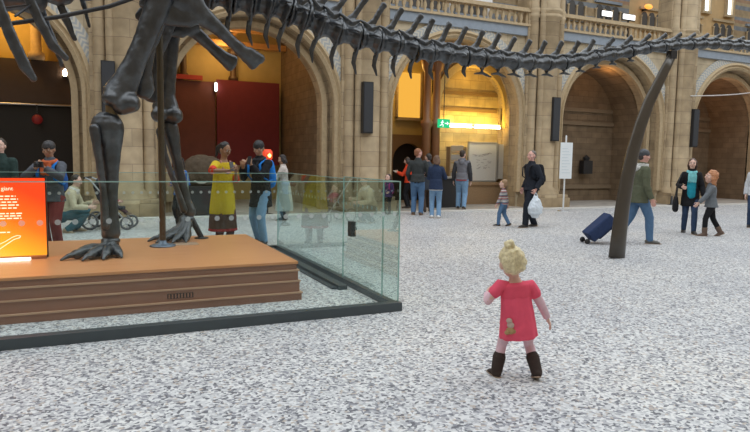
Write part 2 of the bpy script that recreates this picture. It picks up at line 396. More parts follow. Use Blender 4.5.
# gallery back wall with small arched niches and tall windows
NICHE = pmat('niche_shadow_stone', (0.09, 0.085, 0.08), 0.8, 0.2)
DAY = emit_mat('daylight_pane', (0.85, 0.93, 1.0), 2.2)
WARM = pmat('warm_stucco', (0.58, 0.40, 0.2), 0.8, 0.2, 4)
GY = 18.6
for i in range(0, 6):
    x0, x1 = PX[i], PX[i+1]
    b = B(); b.box(x0, x1, GY, GY+0.3, ZB, 11.5)
    struct('wall_gallery', b, WARM if i == 4 else BAND, 'banded gallery wall set back over the arch ' + WHERE[i], cat='wall')
    k = 0
    for cx in ((BX[i]-1.7, BX[i]+0.2, BX[i]+2.0) if i != 4 else (BX[i]-1.9, BX[i]+0.4, BX[i]+2.4)):
        w = empty('window_%d' % (3*i+k+2), (cx, GY, 6.95 if i > 2 else 6.55)); k += 1
        tag(w, 'group of three small dark arched openings, %s on the gallery wall above the arch %s' % (('first', 'second', 'third')[k-1], WHERE[i]), 'window', None, 'structure')
        w['label'] = ('first', 'second', 'third')[k-1] + ' triple arched gallery opening over the arch ' + ' '.join(WHERE[i].split()[:7])
        H2 = 0.45 if i > 2 else 1.1
        b = B(); b.box(-0.7, 0.7, -0.1, 0.0, -0.12, 0.0); b.box(-0.7, 0.7, -0.08, 0.0, H2+0.27, H2+0.37); put('window_frame', b, GREYBLUE if i != 4 else TRIMC, w)
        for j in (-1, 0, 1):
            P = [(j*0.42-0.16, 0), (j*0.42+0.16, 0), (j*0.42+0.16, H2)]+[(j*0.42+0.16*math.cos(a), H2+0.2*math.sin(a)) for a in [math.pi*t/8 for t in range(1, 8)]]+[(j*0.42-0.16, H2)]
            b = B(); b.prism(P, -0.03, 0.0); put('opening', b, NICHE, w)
        for j in (-0.63, -0.21, 0.21, 0.63):
            b = B(); b.lathe([(0.06, 0), (0.035, 0.05), (0.035, H2-0.03), (0.06, H2+0.03)], (j, -0.06, 0), 10); put('colonnette', b, TRIMC, w, smooth=True)
for j, x in enumerate((24.0, 25.45)):
    w = empty('window_%d' % (20+j), (x, GY-0.02, 8.0))
    tag(w, ('tall bright gallery window nearer the last pillar' if j == 0 else 'tall bright gallery window second from the last pillar'), 'window', None, 'structure')
    b = B(); b.prism([(-0.16, 0), (0.16, 0), (0.16, 2.2), (0, 2.5), (-0.16, 2.2)], -0.02, 0.0); put('pane', b, DAY, w)
    b = B(); b.box(-0.24, -0.16, -0.12, 0.02, 0, 2.3); b.box(0.16, 0.24, -0.12, 0.02, 0, 2.3); b.box(-0.28, 0.28, -0.12, 0.02, -0.1, 0); put('window_frame', b, TRIMC, w)

for j, (x, y, w_, txt) in enumerate(((17.7, 17.8, .24, 'small glowing white display panel on the gallery'), (18.82, 17.8, .3, 'larger glowing white display panel on the gallery'))):
    o = empty('display_panel', (x, y, 6.7)); tag(o, txt, 'panel')
    b = B(); b.box(-w_, w_, 0, 0.03, 0.26, 0.44); put('screen', b, emit_mat('panel_white', (1, 1, 1), 1.6), o)
    b = B(); b.box(-w_-.03, w_+.03, 0.03, 0.08, 0.22, 0.47); b.box(-0.03, 0.03, 0.03, 0.07, -0.92, 0.24); b.box(-.2, .2, -.1, .2, -0.92, -0.9); put('stand', b, BLACK, o)
o = empty('gallery_lamp', (20.35, 18.3, 7.62)); tag(o, 'small orange lamp glowing on the gallery wall near the last pillar', 'lamp')
b = B(); b.ell((0, 0, 0.1), (.2, .1, .1)); put('lamp_shade', b, pmat('amber_shade', (.7, .3, .08), .6, emit=(1, .38, .06), estr=.9), o, smooth=True)
b = B(); b.box(-.03, .03, .05, .3, -.02, .05); put('bracket', b, BLACK, o)
b = B(); b.box(9.9, 11.55, 16.45, 16.5, 6.3, 6.75)
b.box(10.0, 10.06, 16.42, 16.5, ZB+.06, 6.35); b.box(11.4, 11.46, 16.42, 16.5, ZB+.06, 6.35)
tag(put('gallery_board', b, pmat('white_gallery_board', (.8, .8, .8), .5)), 'white board standing behind the balustrade over the yellow passage', 'board')
# rooms behind the arches
def room(name, x0, x1, y1, z1, mback, mside, mtop, label, y0=W+0.42):
    for nm, m, bx in (('wall_back', mback, (x0, x1, y1, y1+0.2, 0, z1)), ('wall_side', mside, (x0-0.2, x0, y0, y1+0.2, 0, z1)), ('wall_side', mside, (x1, x1+0.2, y0, y1+0.2, 0, z1))):
        b = B(); b.box(*bx); o = struct(nm, b, m, label + {'wall_back': ' back wall'}.get(nm, (', far side wall' if bx[0] > (x0+x1)/2 else ', near side wall')), cat='wall')
    b = B(); b.box(x0-0.2, x1+0.2, y0, y1+0.2, z1, z1+0.15); struct('ceiling', b, mtop, label + ' ceiling', cat='ceiling')
room('shop', BX[0]-2.9, BX[0]+2.35, 19.2, 5.5, OCHRE, BUFF, OCHRE, 'dim ochre shop entrance')
room('stair', BX[1]-2.3, BX[1]+2.15, 21.0, 5.62, OCHRE, RECESS_SHADED, OCHRE, 'red hung stair lobby')
room('passage', BX[2]-2.6, BX[2]+2.9, 20.2, 5.6, OCHRE, BUFF, OCHRE, 'yellow lit passage')
for i in (3, 4, 5):
    cx = BX[i]; r = R-0.24; y0, y1 = W+0.7, 18.05 if i == 3 else 18.6
    b = B(); A = [(cx-r, 0)]+arc_pts(cx, CZ, r)+[(cx+r, 0)]
    for p, q in zip(A, A[1:]): b.add([(p[0], y0, p[1]), (q[0], y0, q[1]), (q[0], y1, q[1]), (p[0], y1, p[1])], [(0, 1, 2, 3)])
    b.add([(x, y1, z) for x, z in A], [tuple(range(len(A)))])
    struct('wall_alcove', b, RECESS_SHADED, 'stone alcove, shade put into its colour, with round vault behind the arch ' + WHERE[i], cat='wall')
    for z in (2.95, 3.45, 0.55):
        b = B(); w_ = r if z < CZ else math.sqrt(r*r-(z-CZ)**2); b.box(cx-w_, cx+w_, y1-0.07, y1, z-0.07, z+0.07)
        struct('trim_3', b, pmat('dark_string_course', (0.22, 0.16, 0.10), 0.8), '%s dark string course across the alcove %s' % ({2.95: 'middle', 3.45: 'upper', 0.55: 'lowest'}[z], WHERE[i]), cat='trim')

# shop front behind the ribs
b = B(); b.box(BX[0]-2.9, BX[0]+2.35, 18.85, 18.95, 2.76, 3.95); struct('shop_fascia', b, DARKPANEL, 'dark brown boarded fascia over the shop doors', cat='fascia')['kind'] = 'structure'
b = B(); b.box(BX[0]-2.9, BX[0]+2.35, 19.0, 19.1, 0, 2.76); struct('shop_screen', b, pmat('black_glazing', (0.012, 0.01, 0.01), 0.35, 0.2), 'black glazed shop screen under the fascia', cat='screen')
b = B(); b.tube([(BX[0]-2.85, 18.75, 2.74), (BX[0]+2.3, 18.75, 2.78)], 0.03, 10)
tag(put('steel_rail', b, STEEL, smooth=True), 'long shiny steel rail under the brown shop fascia', 'rail')
for j, (x, y) in enumerate(((-1.62, 18.7), (-2.9, 18.7))):
    b = B(); b.lathe([(0.2, 3.95), (0.2, 4.1), (0.13, 4.16), (0.13, 4.95), (0.2, 5.05), (0.22, 5.2)], (x+0.35, y, 0), 16)
    struct('column_shop', b, TRIMC, ('ochre stone column above the brown fascia behind the ribs' if j == 0 else 'ochre column above the brown fascia at the picture edge'), True, 'column')
o = empty('wall_lamp', (-0.61, 18.8, 3.5)); tag(o, 'small bright lamp on the brown fascia behind the ribs', 'lamp')
b = B(); b.lathe([(0.05, 0), (0.07, 0.03), (0.07, 0.06)], seg=12); put('bracket', b, BLACK, o)
b = B(); b.lathe([(0.03, 0.06), (0.055, 0.12), (0.055, 0.2), (0.02, 0.26)], seg=12); put('bulb', b, emit_mat('lamp_bulb', (1, 0.75, 0.5), 14), o, smooth=True)
o = empty('red_lantern', (-1.3, 18.7, 2.38)); tag(o, 'dim red round lantern hanging in the dark shop', 'lamp')
b = B(); b.ell((0, 0, 0), (0.13, 0.1, 0.13)); put('lamp_shade', b, pmat('red_lantern_shade', (0.12, 0.012, 0.012), 0.6, emit=(0.5, 0.02, 0.02), estr=0.06), o, smooth=True)
b = B(); b.box(-0.015, 0.015, -0.015, 0.015, 0.18, 0.38); put('cord', b, BLACK, o)

# stair lobby: hangings, beams, columns
b = B(); b.box(3.75, 5.85, 20.6, 20.66, 1.2, 3.98)
tag(put('red_hanging', b, REDWALL), 'large flat deep red hanging on the lobby wall', 'hanging')
b = B(); b.box(1.9, 3.72, 20.7, 20.76, 1.1, 3.9)
tag(put('brown_hanging', b, pmat('brown_red_hanging', (0.20, 0.065, 0.045), 0.7, 0.25, 3)), 'duller brown red hanging beside the deep red one', 'hanging')
b = B(); b.box(2.2, 3.3, 20.55, 20.72, 3.92, 4.06)
tag(put('red_pelmet', b, pmat('bright_red_pelmet', (0.5, 0.06, 0.04), 0.6)), 'bright red strip over the brown hanging', 'pelmet')
o = empty('strip_lamp', (3.72, 20.56, 3.6)); tag(o, 'small white vertical lamp where the two hangings meet', 'lamp')
b = B(); b.box(-0.03, 0.03, -0.03, 0.03, 0, 0.26); put('tube', b, emit_mat('white_tube', (0.9, 1, 0.95), 6), o)
b = B(); b.box(-0.05, 0.05, 0.03, 0.06, -0.03, 0.3); put('bracket', b, BLACK, o)
for j, x in enumerate((2.74, 4.33)):
    b = B(); b.lathe([(0.16, 3.98), (0.16, 4.1), (0.1, 4.15), (0.1, 4.75), (0.17, 4.85), (0.19, 5.0)], (x, 20.8, 0), 14)
    struct('column_lobby', b, pmat('dark_marble', (0.10, 0.06, 0.035), 0.5), ('dark column over the brown hanging' if j == 0 else 'dark column over the red hanging'), True, 'column')
TIMBER = wood_mat('amber_timber', (0.42, 0.20, 0.06), (0.58, 0.31, 0.10))
for j, (z0, z1, y, x0, x1) in enumerate(((5.02, 5.2, 20.3, 1.6, 6.0), (5.35, 5.58, 19.4, 1.6, 6.0))):
    b = B(); b.box(x0, x1, y, y+0.25, z0, z1)
    struct('beam', b, TIMBER, ('lower amber timber beam across the lobby' if j == 0 else 'upper amber timber beam across the lobby'), cat='beam')
for j, x in enumerate((2.6, 3.4, 4.2)):
    b = B(); b.obox((x, 20.1, 5.35), (1, 0, 0.9), (0, 1, 0), (-0.9, 0, 1), 0.32, 0.06, 0.05)
    struct('beam_brace', b, TIMBER, ['first', 'second', 'third'][j] + ' slanting amber brace over the lobby beam from the skeleton legs', cat='beam')
# yellow passage: columns, doorway, inner arch, board, lamps
cx, cz, r = 11.72, 3.3, 1.28
b = B(); arch_wall(b, 10.3, 13.1, 0, 5.6, cx, cz, r, 17.73, 17.95)
struct('wall_passage', b, [BUFF], 'stone wall with the inner arch beside the passage', cat='wall')
arch_ring('inner_arch_ring', cx, cz, r, r+0.24, 17.6, 17.8, pmat('gilded_arch_stone', (0.62, 0.47, 0.2), 0.7, 0.2), 'pale stone ring of the inner arch above the notice board', 2.6)
b = B(); b.box(10.3, 13.1, 17.95, 18.1, 0, 5.6)
struct('wall_niche', b, [stone_mat('ochre_blocks', (0.55, 0.42, 0.2), (0.47, 0.35, 0.16), (0.32, 0.23, 0.1), rh=0.3)], 'ochre block wall inside the inner arch', cat='wall')
for z in (3.2, 3.75):
    b = B(); b.box(cx-1.2, cx+1.2, 17.9, 17.95, z-0.06, z+0.06)
    struct('trim_4', b, pmat('brown_band', (0.24, 0.15, 0.06), 0.8), ('lower' if z < 3.5 else 'upper') + ' brown band on the wall above the strip lights', cat='trim')
for j, x in enumerate((9.93, 10.28)):
    b = B(); b.lathe([(0.14, 0), (0.14, 2.5), (0.2, 2.6), (0.2, 2.72), (0.12, 2.8), (0.12, 4.3), (0.19, 4.42), (0.22, 4.6), (0.22, 5.6)], (x, 17.6, 0), 18)
    struct('column_passage', b, pmat('russet_marble', (0.30, 0.14, 0.06), 0.4), ('nearer' if j == 0 else 'further') + ' russet marble column at the passage mouth', True, 'column')
b = B(); b.box(7.4, 11.0, 19.4, 19.55, 2.35, 5.6)
struct('wall_over_door', b, [OCHRE], 'yellow lit wall over the dark doorway', cat='wall')
b = B(); arch_wall(b, 7.4, 11.0, 0, 2.35, 10.2, 1.45, 0.6, 19.35, 19.55)
struct('door_1_surround', b, [pmat('brown_surround', (0.25, 0.15, 0.07), 0.7)], 'brown arched surround of the dark doorway', cat='door')
b = B(); b.box(9.5, 10.9, 19.6, 19.65, 0, 2.3)
struct('door_1', b, [pmat('very_dark_wood', (0.025, 0.018, 0.014), 0.6)], 'dark arched door at the end of the passage', cat='door')
b = B(); b.box(9.72, 10.6, 19.3, 19.4, 2.95, 4.5)
struct('window_1', b, [emit_mat('amber_window', (1.0, 0.50, 0.07), 0.62)], 'glowing amber window over the dark doorway', cat='window')
b = B(); b.box(9.66, 9.72, 19.25, 19.4, 2.9, 4.55); b.box(10.6, 10.67, 19.25, 19.4, 2.9, 4.55); b.box(9.66, 10.67, 19.25, 19.4, 2.85, 2.95)
struct('window_1_frame', b, [TRIMC], 'stone frame of the glowing amber window', cat='window')
TUBE = emit_mat('fluorescent', (1.0, 0.93, 0.62), 12)
for j, (xa, xb) in enumerate(((10.7, 11.64), (11.7, 12.78))):
    o = empty('strip_light', ((xa+xb)/2, 17.5, 2.6)); h = (xb-xa)/2-0.03
    tag(o, ('glowing strip light beside the green exit sign' if j == 0 else 'glowing strip light further from the green exit sign'), 'strip light', 'strip lights over the notice board')
    b = B(); b.box(-h, h, -0.02, 0.06, 0.05, 0.1); put('housing', b, pmat('white_enamel', (0.8, 0.8, 0.75), 0.4), o)
    b = B(); b.tube([(-h, 0.0, 0), (h, 0.0, 0)], 0.026, 12); put('tube', b, TUBE, o, smooth=True)
    for s in (-0.7, 0.7):
        b = B(); b.box(s*h-0.02, s*h+0.02, 0.02, 0.3, 0.06, 0.1); put('bracket', b, BLACK, o)
WHITEB = pmat('board_white', (0.66, 0.66, 0.62), 0.5, 0.05)
INK = pmat('faded_ink', (0.36, 0.34, 0.33), 0.7)
o = empty('notice_board', (12.2, 17.66, 0.8)); tag(o, 'large pale notice board with faint drawing under the strip lights', 'board')
b = B(); b.box(-0.56, 0.56, 0, 0.03, 0, 1.28); put('panel', b, WHITEB, o)
b = B(); b.box(-0.6, -0.56, -0.02, 0.05, -0.04, 1.32); b.box(0.56, 0.6, -0.02, 0.05, -0.04, 1.32); b.box(-0.6, 0.6, -0.02, 0.05, 1.28, 1.32); b.box(-0.6, 0.6, -0.02, 0.05, -0.04, 0); put('frame', b, pmat('grey_frame', (0.4, 0.38, 0.34), 0.5), o)
b = B(); rr = random.Random(3)
for k in range(26):
    x, z = rr.uniform(-0.35, 0.35), rr.uniform(0.4, 0.95); b.obox((x, -0.004, z), (1, 0, rr.uniform(-.6, .6)), (0, 1, 0), (0, 0, 1), rr.uniform(0.02, 0.1), 0.002, 0.008)
put('drawing', b, INK, o)
o = empty('side_board', (13.02, 17.66, 0.86)); tag(o, 'narrow pale board next to the large notice board', 'board')
b = B(); b.box(-0.16, 0.16, 0, 0.03, 0, 1.2); put('panel', b, WHITEB, o)
b = B(); b.box(-0.19, -0.16, -0.02, 0.04, -0.03, 1.23); b.box(0.16, 0.19, -0.02, 0.04, -0.03, 1.23); put('frame', b, pmat('grey_frame', (0.4, 0.38, 0.34), 0.5), o)
b = B(); b.box(11.3, 13.9, 17.2, 17.7, 0.02, 0.66); b.box(11.25, 13.9, 17.15, 17.7, 0.66, 0.74)
struct('trim_5', b, [pmat('brown_plinth', (0.30, 0.19, 0.10), 0.7, 0.2)], 'brown stone ledge below the notice board', cat='ledge')
o = empty('leaflet_rack', (10.95, 17.35, 0.02)); tag(o, 'wooden leaflet rack standing by the notice board', 'rack')
RW = wood_mat('rack_wood', (0.30, 0.2, 0.1), (0.4, 0.28, 0.15))
for s in (-0.3, 0.3):
    b = B(); b.box(s-0.02, s+0.02, -0.12, 0.12, 0, 1.9); put('side_panel', b, RW, o)
for k in range(5):
    b = B(); b.obox((0, 0, 0.55+0.3*k), (1, 0, 0), (0, 1, 0.5), (0, -0.5, 1), 0.28, 0.12, 0.012); put('shelf', b, RW, o)
    b = B(); b.obox((0, -0.03, 0.66+0.3*k), (1, 0, 0), (0, 1, 0.4), (0, -0.4, 1), 0.24, 0.01, 0.09); put('leaflets', b, pmat('leaflet_paper%d' % (k % 2), ((0.55, 0.45, 0.3), (0.45, 0.42, 0.38))[k % 2], 0.7), o)
o = empty('info_desk', (9.6, 16.4, 0.02)); tag(o, 'low black desk behind the people in the passage', 'desk')
b = B(); b.box(-0.3, 0.9, -0.25, 0.25, 0, 0.9); put('body', b, BLACK, o)
b = B(); b.box(-0.34, 0.94, -0.3, 0.3, 0.9, 0.95); put('top', b, pmat('desk_top', (0.4, 0.36, 0.3), 0.4), o)
o = empty('exit_sign', (10.36, 17.2, 2.66)); tag(o, 'green lit exit sign with white running figure over the passage', 'sign')
b = B(); b.box(-0.21, 0.21, 0, 0.08, -0.14, 0.14); put('sign_box', b, emit_mat('exit_green', (0.02, 0.42, 0.16), 1.0), o)
SW = emit_mat('exit_white', (0.8, 1, 0.9), 1.0)
b = B()
b.ell((-0.07, -0.006, 0.08), (0.022, 0.005, 0.022))
for p, q in (((-0.075, .055), (-0.09, -.02)), ((-0.075, .05), (-0.03, .03)), ((-0.08, .05), (-0.125, .02)), ((-0.09, -.02), (-0.045, -.05)), ((-0.045, -.05), (-0.05, -.1)), ((-0.09, -.02), (-0.12, -.06)), ((-0.12, -.06), (-0.16, -.07))):
    b.tube([(p[0], -0.006, p[1]), (q[0], -0.006, q[1])], (0.014), 8)
put('running_figure', b, SW, o)
b = B(); b.prism([(0.02, 0.015), (0.1, 0.015), (0.1, 0.06), (0.17, 0), (0.1, -0.06), (0.1, -0.015), (0.02, -0.015)], -0.008, 0.0); put('arrow', b, SW, o)
b = B(); b.box(-0.01, 0.01, 0.03, 0.05, 0.14, 1.6); put('hanger', b, BLACK, o)

# far vault lamp, cable, loudspeakers, sign stand, little things by the wall
o = empty('vault_lamp', (21.9, 17.8, 4.42)); tag(o, 'small glowing orange lamp under the furthest vault', 'lamp')
b = B(); b.ell((0, 0, 0), 0.05); put('bulb', b, emit_mat('amber_bulb', (1, 0.5, 0.15), 25), o, smooth=True)
b = B(); b.lathe([(0.03, 0.04), (0.12, 0.06), (0.06, 0.14), (0.01, 0.3)], seg=12); put('lamp_shade', b, BLACK, o, smooth=True)
b = B(); b.tube([V((19.69+i*0.525, 15.6, 3.93-0.16*math.sin(math.pi*i/12)+0.075*i)) for i in range(13)], 0.02, 8)
tag(put('slack_cable', b, pmat('white_cable', (0.6, 0.58, 0.55), 0.6), smooth=True), 'pale cable slung across the furthest arch', 'cable')
GR = pmat('speaker_grille', (0.035, 0.037, 0.042), 0.7, 0.4, 120)
SPK = [(0.38, 2.28, 3.62, 'beside the skeleton near knee'), (6.93, 2.18, 3.58, 'on the pillar above the glass case corner'), (13.52, 2.14, 3.53, 'on the pillar behind the man with the plastic bag'), (20.0, 2.1, 3.47, 'on the pillar behind the woman with the turquoise scarf')]
for x, z0, z1, wh in SPK:
    o = empty('column_loudspeaker', (x, W-0.55, z0)); tag(o, 'tall dark column loudspeaker ' + wh, 'loudspeaker', 'column loudspeakers on the pillars')
    h = z1-z0
    b = B(); b.box(-0.15, 0.15, 0.0, 0.16, 0, h); put('body', b, BLACK, o)
    b = B(); b.box(-0.13, 0.13, -0.015, 0.0, 0.03, h-0.03); put('grille', b, GR, o)
    for z in (0.25, h-0.25):
        b = B(); b.box(-0.03, 0.03, 0.16, 0.5, z-0.03, z+0.03); put('bracket', b, BLACK, o)
o = empty('sign_stand', (12.92, 14.39, 0), -0.2); tag(o, 'white notice on a thin steel post beside the dark alcove', 'sign')
b = B(); b.lathe([(0.18, 0), (0.18, 0.015), (0.03, 0.03)], seg=20); put('base', b, STEEL, o, smooth=True)
b = B(); b.tube([(0, 0, 0.02), (0, 0, 2.25)], 0.025, 10); put('pole', b, pmat('white_post', (0.75, 0.76, 0.76), 0.4), o, smooth=True)
b = B(); b.box(-0.2, 0.2, -0.05, -0.03, 0.98, 2.06); put('panel', b, pmat('notice_white', (0.80, 0.84, 0.86), 0.5, 0.03), o)
b = B()
for k in range(9): b.box(-0.14, 0.14-0.05*(k % 3), -0.054, -0.05, 1.15+k*0.09, 1.165+k*0.09)
put('print', b, pmat('pale_print', (0.6, 0.68, 0.72), 0.7), o)
b = B(); b.lathe([(0.17, 0), (0.17, 0.03), (0.05, 0.06), (0.03, 0.34), (0.0, 0.35)], seg=16)
tag(put('floor_cone', b, BLACK, None, (18.55, 15.2, 0), smooth=True), 'small black cone on the floor at the pillar foot', 'cone')
b = B(); b.box(-0.22, 0.22, -0.12, 0.12, 0, 0.5); b.lathe([(0.1, 0.5), (0.14, 0.6), (0.02, 0.7)], seg=10)
tag(put('wall_lantern', b, BLACK, None, (17.05, 17.85, 1.05)), 'dark box lantern on the alcove wall', 'lantern')
b = B(); b.ell((0, 0, 1.12), (0.46, 0.36, 0.40)); b.ell((0.2, -0.1, 1.22), (0.3, 0.25, 0.26)); b.ell((-0.24, 0, 1.0), (0.26, 0.3, 0.3)); b.ell((0, 0, .85), (.36, .3, .16))
o = empty('mounted_specimen', (2.45, 15.6, 0.0)); tag(o, 'bulky brown museum specimen on a dark plinth behind the far leg', 'exhibit')
link('body', fused('body', b, pmat('brown_hide', (0.085, 0.06, 0.036), 0.9, 0.4, 12, 0.8), 0.03, 4, (0.06, 0.1)), o)
b = B(); b.box(-0.45, 0.45, -0.35, 0.35, 0, 0.75); put('plinth', b, BLACK, o)
b = B(); b.tube([(-0.22, -0.36, 0.88), (-0.12, -0.40, 0.835), (0.0, -0.40, 0.835), (0.08, -0.36, 0.87)], [0.012, 0.028, 0.028, 0.012], 10); put('pale_tusk', b, pmat('ivory', (0.42, 0.39, 0.34), 0.5), o, smooth=True)
o = empty('table_lamp', (4.12, 15.6, 0)); tag(o, 'glowing orange red lamp on a thin stand behind the hooded man', 'lamp')
b = B(); b.lathe([(0.16, 0), (0.16, 0.02), (0.02, 0.04), (0.02, 1.35)], seg=14); put('pole', b, BLACK, o)
b = B(); b.lathe([(0.1, 1.4), (0.13, 1.45), (0.13, 1.62), (0.08, 1.68)], seg=16); put('lamp_shade', b, pmat('red_shade', (0.6, 0.07, 0.03), 0.5, emit=(1, 0.07, 0.02), estr=0.35), o, smooth=True)
b = B(); b.ell((0.02, -0.11, 1.52), (0.045, 0.04, 0.05)); put('bulb', b, emit_mat('lamp_spot', (1, 0.6, 0.1), 6), o, smooth=True)

# the rest of the hall, behind and beside the viewer
b = B(); b.box(-16, 44, -5.8, -5.5, 0, 15); struct('wall_near', b, BUFF, 'buff stone wall of the hall behind the viewer', cat='wall')
b = B(); b.box(-16.3, -16, -5.8, 24, 0, 15); struct('wall_end', b, BUFF, 'buff stone end wall of the hall by the skeleton head', cat='wall')
b = B(); b.box(44, 44.3, -5.8, 24, 0, 15); struct('wall_end', b, BUFF, 'buff stone end wall of the hall beyond the tail', cat='wall')
b = B(); b.box(-16, PX[0], 19.2, 19.4, ZB, 15); b.box(-16, PX[0], W, W+0.4, 0, ZB); struct('wall_far_end', b, BUFF, 'plain stretch of the arcade wall beyond the ribs', cat='wall')
b = B(); b.box(-16, 44, 18.6, 19, 11.5, 15); b.box(PX[6]-0.6, 44, W, W+0.4, 0, ZB+1); b.box(PX[6], 44, GY, GY+.3, ZB, 11.5); struct('wall_upper', b, BAND, 'upper banded wall above the gallery', cat='wall')
# ------------------------------------------------------------------ dais, glass case, sign
TOPWOOD = wood_mat('orange_plywood', (0.60, 0.25, 0.10), (0.72, 0.34, 0.15), 0.35, 0.5, 7)
SIDEWOOD = wood_mat('red_brown_wood', (0.28, 0.135, 0.09), (0.36, 0.185, 0.125), 0.45, 0.5, 8)
LIPWOOD = wood_mat('worn_lip_wood', (0.50, 0.30, 0.19), (0.60, 0.38, 0.25), 0.4, 0.5, 8)
DZ = 0.40
o = empty('dais', (-2, 6.04, 0)); tag(o, 'stepped orange topped wooden dais carrying the skeleton', 'plinth')
def slab(name, ex, z0, z1, mat, par=o):
    b = B(); b.box(-5, 3.92+ex, -ex, 2.42+ex, z0, z1); return put(name, b, mat, par)
slab('top_board', 0, 0.375, DZ, TOPWOOD); slab('nosing', -0.012, 0.315, 0.375, SIDEWOOD)
slab('lip', 0.012, 0.3, 0.315, LIPWOOD); slab('upper_step', 0.0, 0.205, 0.3, SIDEWOOD)
slab('lower_lip', 0.022, 0.19, 0.205, LIPWOOD); slab('middle_step', 0.012, 0.085, 0.19, SIDEWOOD)
slab('foot_lip', 0.04, 0.07, 0.085, LIPWOOD); slab('base_step', 0.03, 0.0, 0.07, SIDEWOOD)
b = B(); b.box(2.62, 2.86, -0.016, -0.012, 0.11, 0.16)
v = put('vent', b, pmat('vent_black', (0.06, 0.04, 0.035), 0.6), o)
b = B()
for k in range(8): b.box(2.63+k*0.029, 2.645+k*0.029, -0.02, -0.015, 0.115, 0.155)
put('slats', b, SIDEWOOD, v)
b = B(); b.box(2.78, 3.16, 1.55, 1.8, DZ, DZ+0.003); put('floor_plate', b, pmat('worn_plate', (0.50, 0.33, 0.22), 0.4), o)

RAIL = pmat('dark_slate_metal', (0.06, 0.078, 0.088), 0.4, 0.12, 5)
PANE = glass_mat('clear_pane', (0.945, 0.98, 0.965)); SIDEPANE = glass_mat('green_pane', (0.90, 0.97, 0.95)); EDGE = pmat('green_glass_edge', (0.32, 0.52, 0.48), 0.15, 0.05)
DOT = pmat('frosted_dot', (0.72, 0.80, 0.80), 0.6, 0.03); DOT.node_tree.nodes['Principled BSDF'].inputs['Alpha'].default_value = 0.5
X1, Y0, Y1 = 2.69, 5.25, 9.54
o = empty('glass_case', (X1, Y0, 0)); tag(o, 'low glass barrier with dotted panes round the skeleton dais', 'glass case')
def pane(p, q, z0, z1, mat, n, rows, r=0.022):
    """upright pane from p to q, its rows of frosted dots stuck on the outside"""
    p, q = V((*p, 0)), V((*q, 0)); d = (q-p); Ln = d.length; d.normalize(); nrm = V((d.y, -d.x, 0))
    b = B(); c = (p+q)/2+V((0, 0, (z0+z1)/2))
    b.obox(c, d, nrm, (0, 0, 1), Ln/2-0.003, 0.006, (z1-z0)/2, 0)
    b.m[2] = b.m[3] = 0
    for e in (p+d*0.004, q-d*0.004):
        b.obox(e+V((0, 0, (z0+z1)/2)), d, nrm, (0, 0, 1), 0.003, 0.0065, (z1-z0)/2, 1)
    b.obox(c+V((0, 0, (z1-z0)/2)), d, nrm, (0, 0, 1), Ln/2-0.003, 0.0065, 0.004, 1)
    for z in rows:
        k = int(Ln/n)
        for i in range(k):
            s = p+d*((i+0.5)*Ln/k)+nrm*0.008; base = len(b.v)
            b.add([s+d*r*math.cos(a)+V((0, 0, z+r*math.sin(a))) for a in [2*math.pi*t/12 for t in range(12)]], [tuple(range(12))], 2)
    return put('pane', b, [mat, EDGE, DOT], o)
o.location = (0, 0, 0)
pane((-1.75, Y0), (X1, Y0), 0.07, 1.26, PANE, 0.118, (0.95,))
pane((-6.2, Y0), (-1.75, Y0), 0.07, 1.26, PANE, 0.118, (0.95,))
pane((X1, Y0), (X1, 5.62), 0.06, 1.26, SIDEPANE, 0.118, (0.95,)); pane((X1, 5.62), (X1, 6.71), 0.06, 1.26, SIDEPANE, 0.118, (0.95,)); pane((X1, 6.71), (X1, Y1), 0.06, 1.24, SIDEPANE, 0.118, (0.95,))
for xa, xb in ((1.3, X1), (-1.2, 1.3), (-3.7, -1.2), (-6.2, -3.7)): pane((xa, Y1), (xb, Y1), 0.06, 1.22, PANE, 0.118, (0.93,))
b = B(); b.box(-6.2, X1+0.02, Y0-0.05, Y0+0.05, 0, 0.085); put('front_rail', b, RAIL, o)
b = B(); b.box(X1-0.035, X1+0.035, Y0+0.05, Y1+0.03, 0, 0.065); put('side_rail', b, RAIL, o)
b = B(); b.box(-6.2, X1-0.035, Y1-0.03, Y1+0.03, 0, 0.065); put('back_rail', b, RAIL, o)
l = B(); l.box(X1-0.03, X1+0.03, 6.4, 6.5, 0.585, 0.755); l.tube([(X1+0.03, 6.45, 0.67), (X1+0.045, 6.45, 0.67)], 0.02, 10); put('lock', l, BLACK, o)
b = B(); b.box(2.48, 2.58, 6.3, 9.4, 0, 0.05); b.box(2.42, 2.48, 6.36, 9.4, 0, 0.02)
tag(put('floor_trunking', b, RAIL), 'dark metal trunking strip on the floor beside the dais', 'trunking')

def sign_mat():
    m = bpy.data.materials.new('backlit_orange'); m.use_nodes = True; nt = m.node_tree; N, L = nt.nodes, nt.links; N.clear()
    tc = N.new('ShaderNodeTexCoord'); sp = N.new('ShaderNodeSeparateXYZ'); L.new(tc.outputs['Object'], sp.inputs[0])
    mx = N.new('ShaderNodeMath'); mx.operation = 'MULTIPLY_ADD'; mx.inputs[1].default_value = 0.55; mx.inputs[2].default_value = 0.36
    L.new(sp.outputs['X'], mx.inputs[0])
    ad = N.new('ShaderNodeMath'); ad.operation = 'ADD'; L.new(sp.outputs['Z'], ad.inputs[0]); L.new(mx.outputs[0], ad.inputs[1])
    rp = ramp(N, [(0.0, (1.0, 0.62, 0.12)), (0.3, (1.0, 0.38, 0.02)), (0.6, (0.95, 0.15, 0.012)), (0.95, (0.80, 0.055, 0.012))]); L.new(ad.outputs[0], rp.inputs[0])
    e = N.new('ShaderNodeEmission'); e.inputs[1].default_value = 1.0; L.new(rp.outputs[0], e.inputs[0])
    out = N.new('ShaderNodeOutputMaterial'); L.new(e.outputs[0], out.inputs[0]); return m
o = empty('lit_sign', (-0.45, 7.12, DZ)); tag(o, 'glowing orange information panel with dinosaur outline on the dais', 'sign')
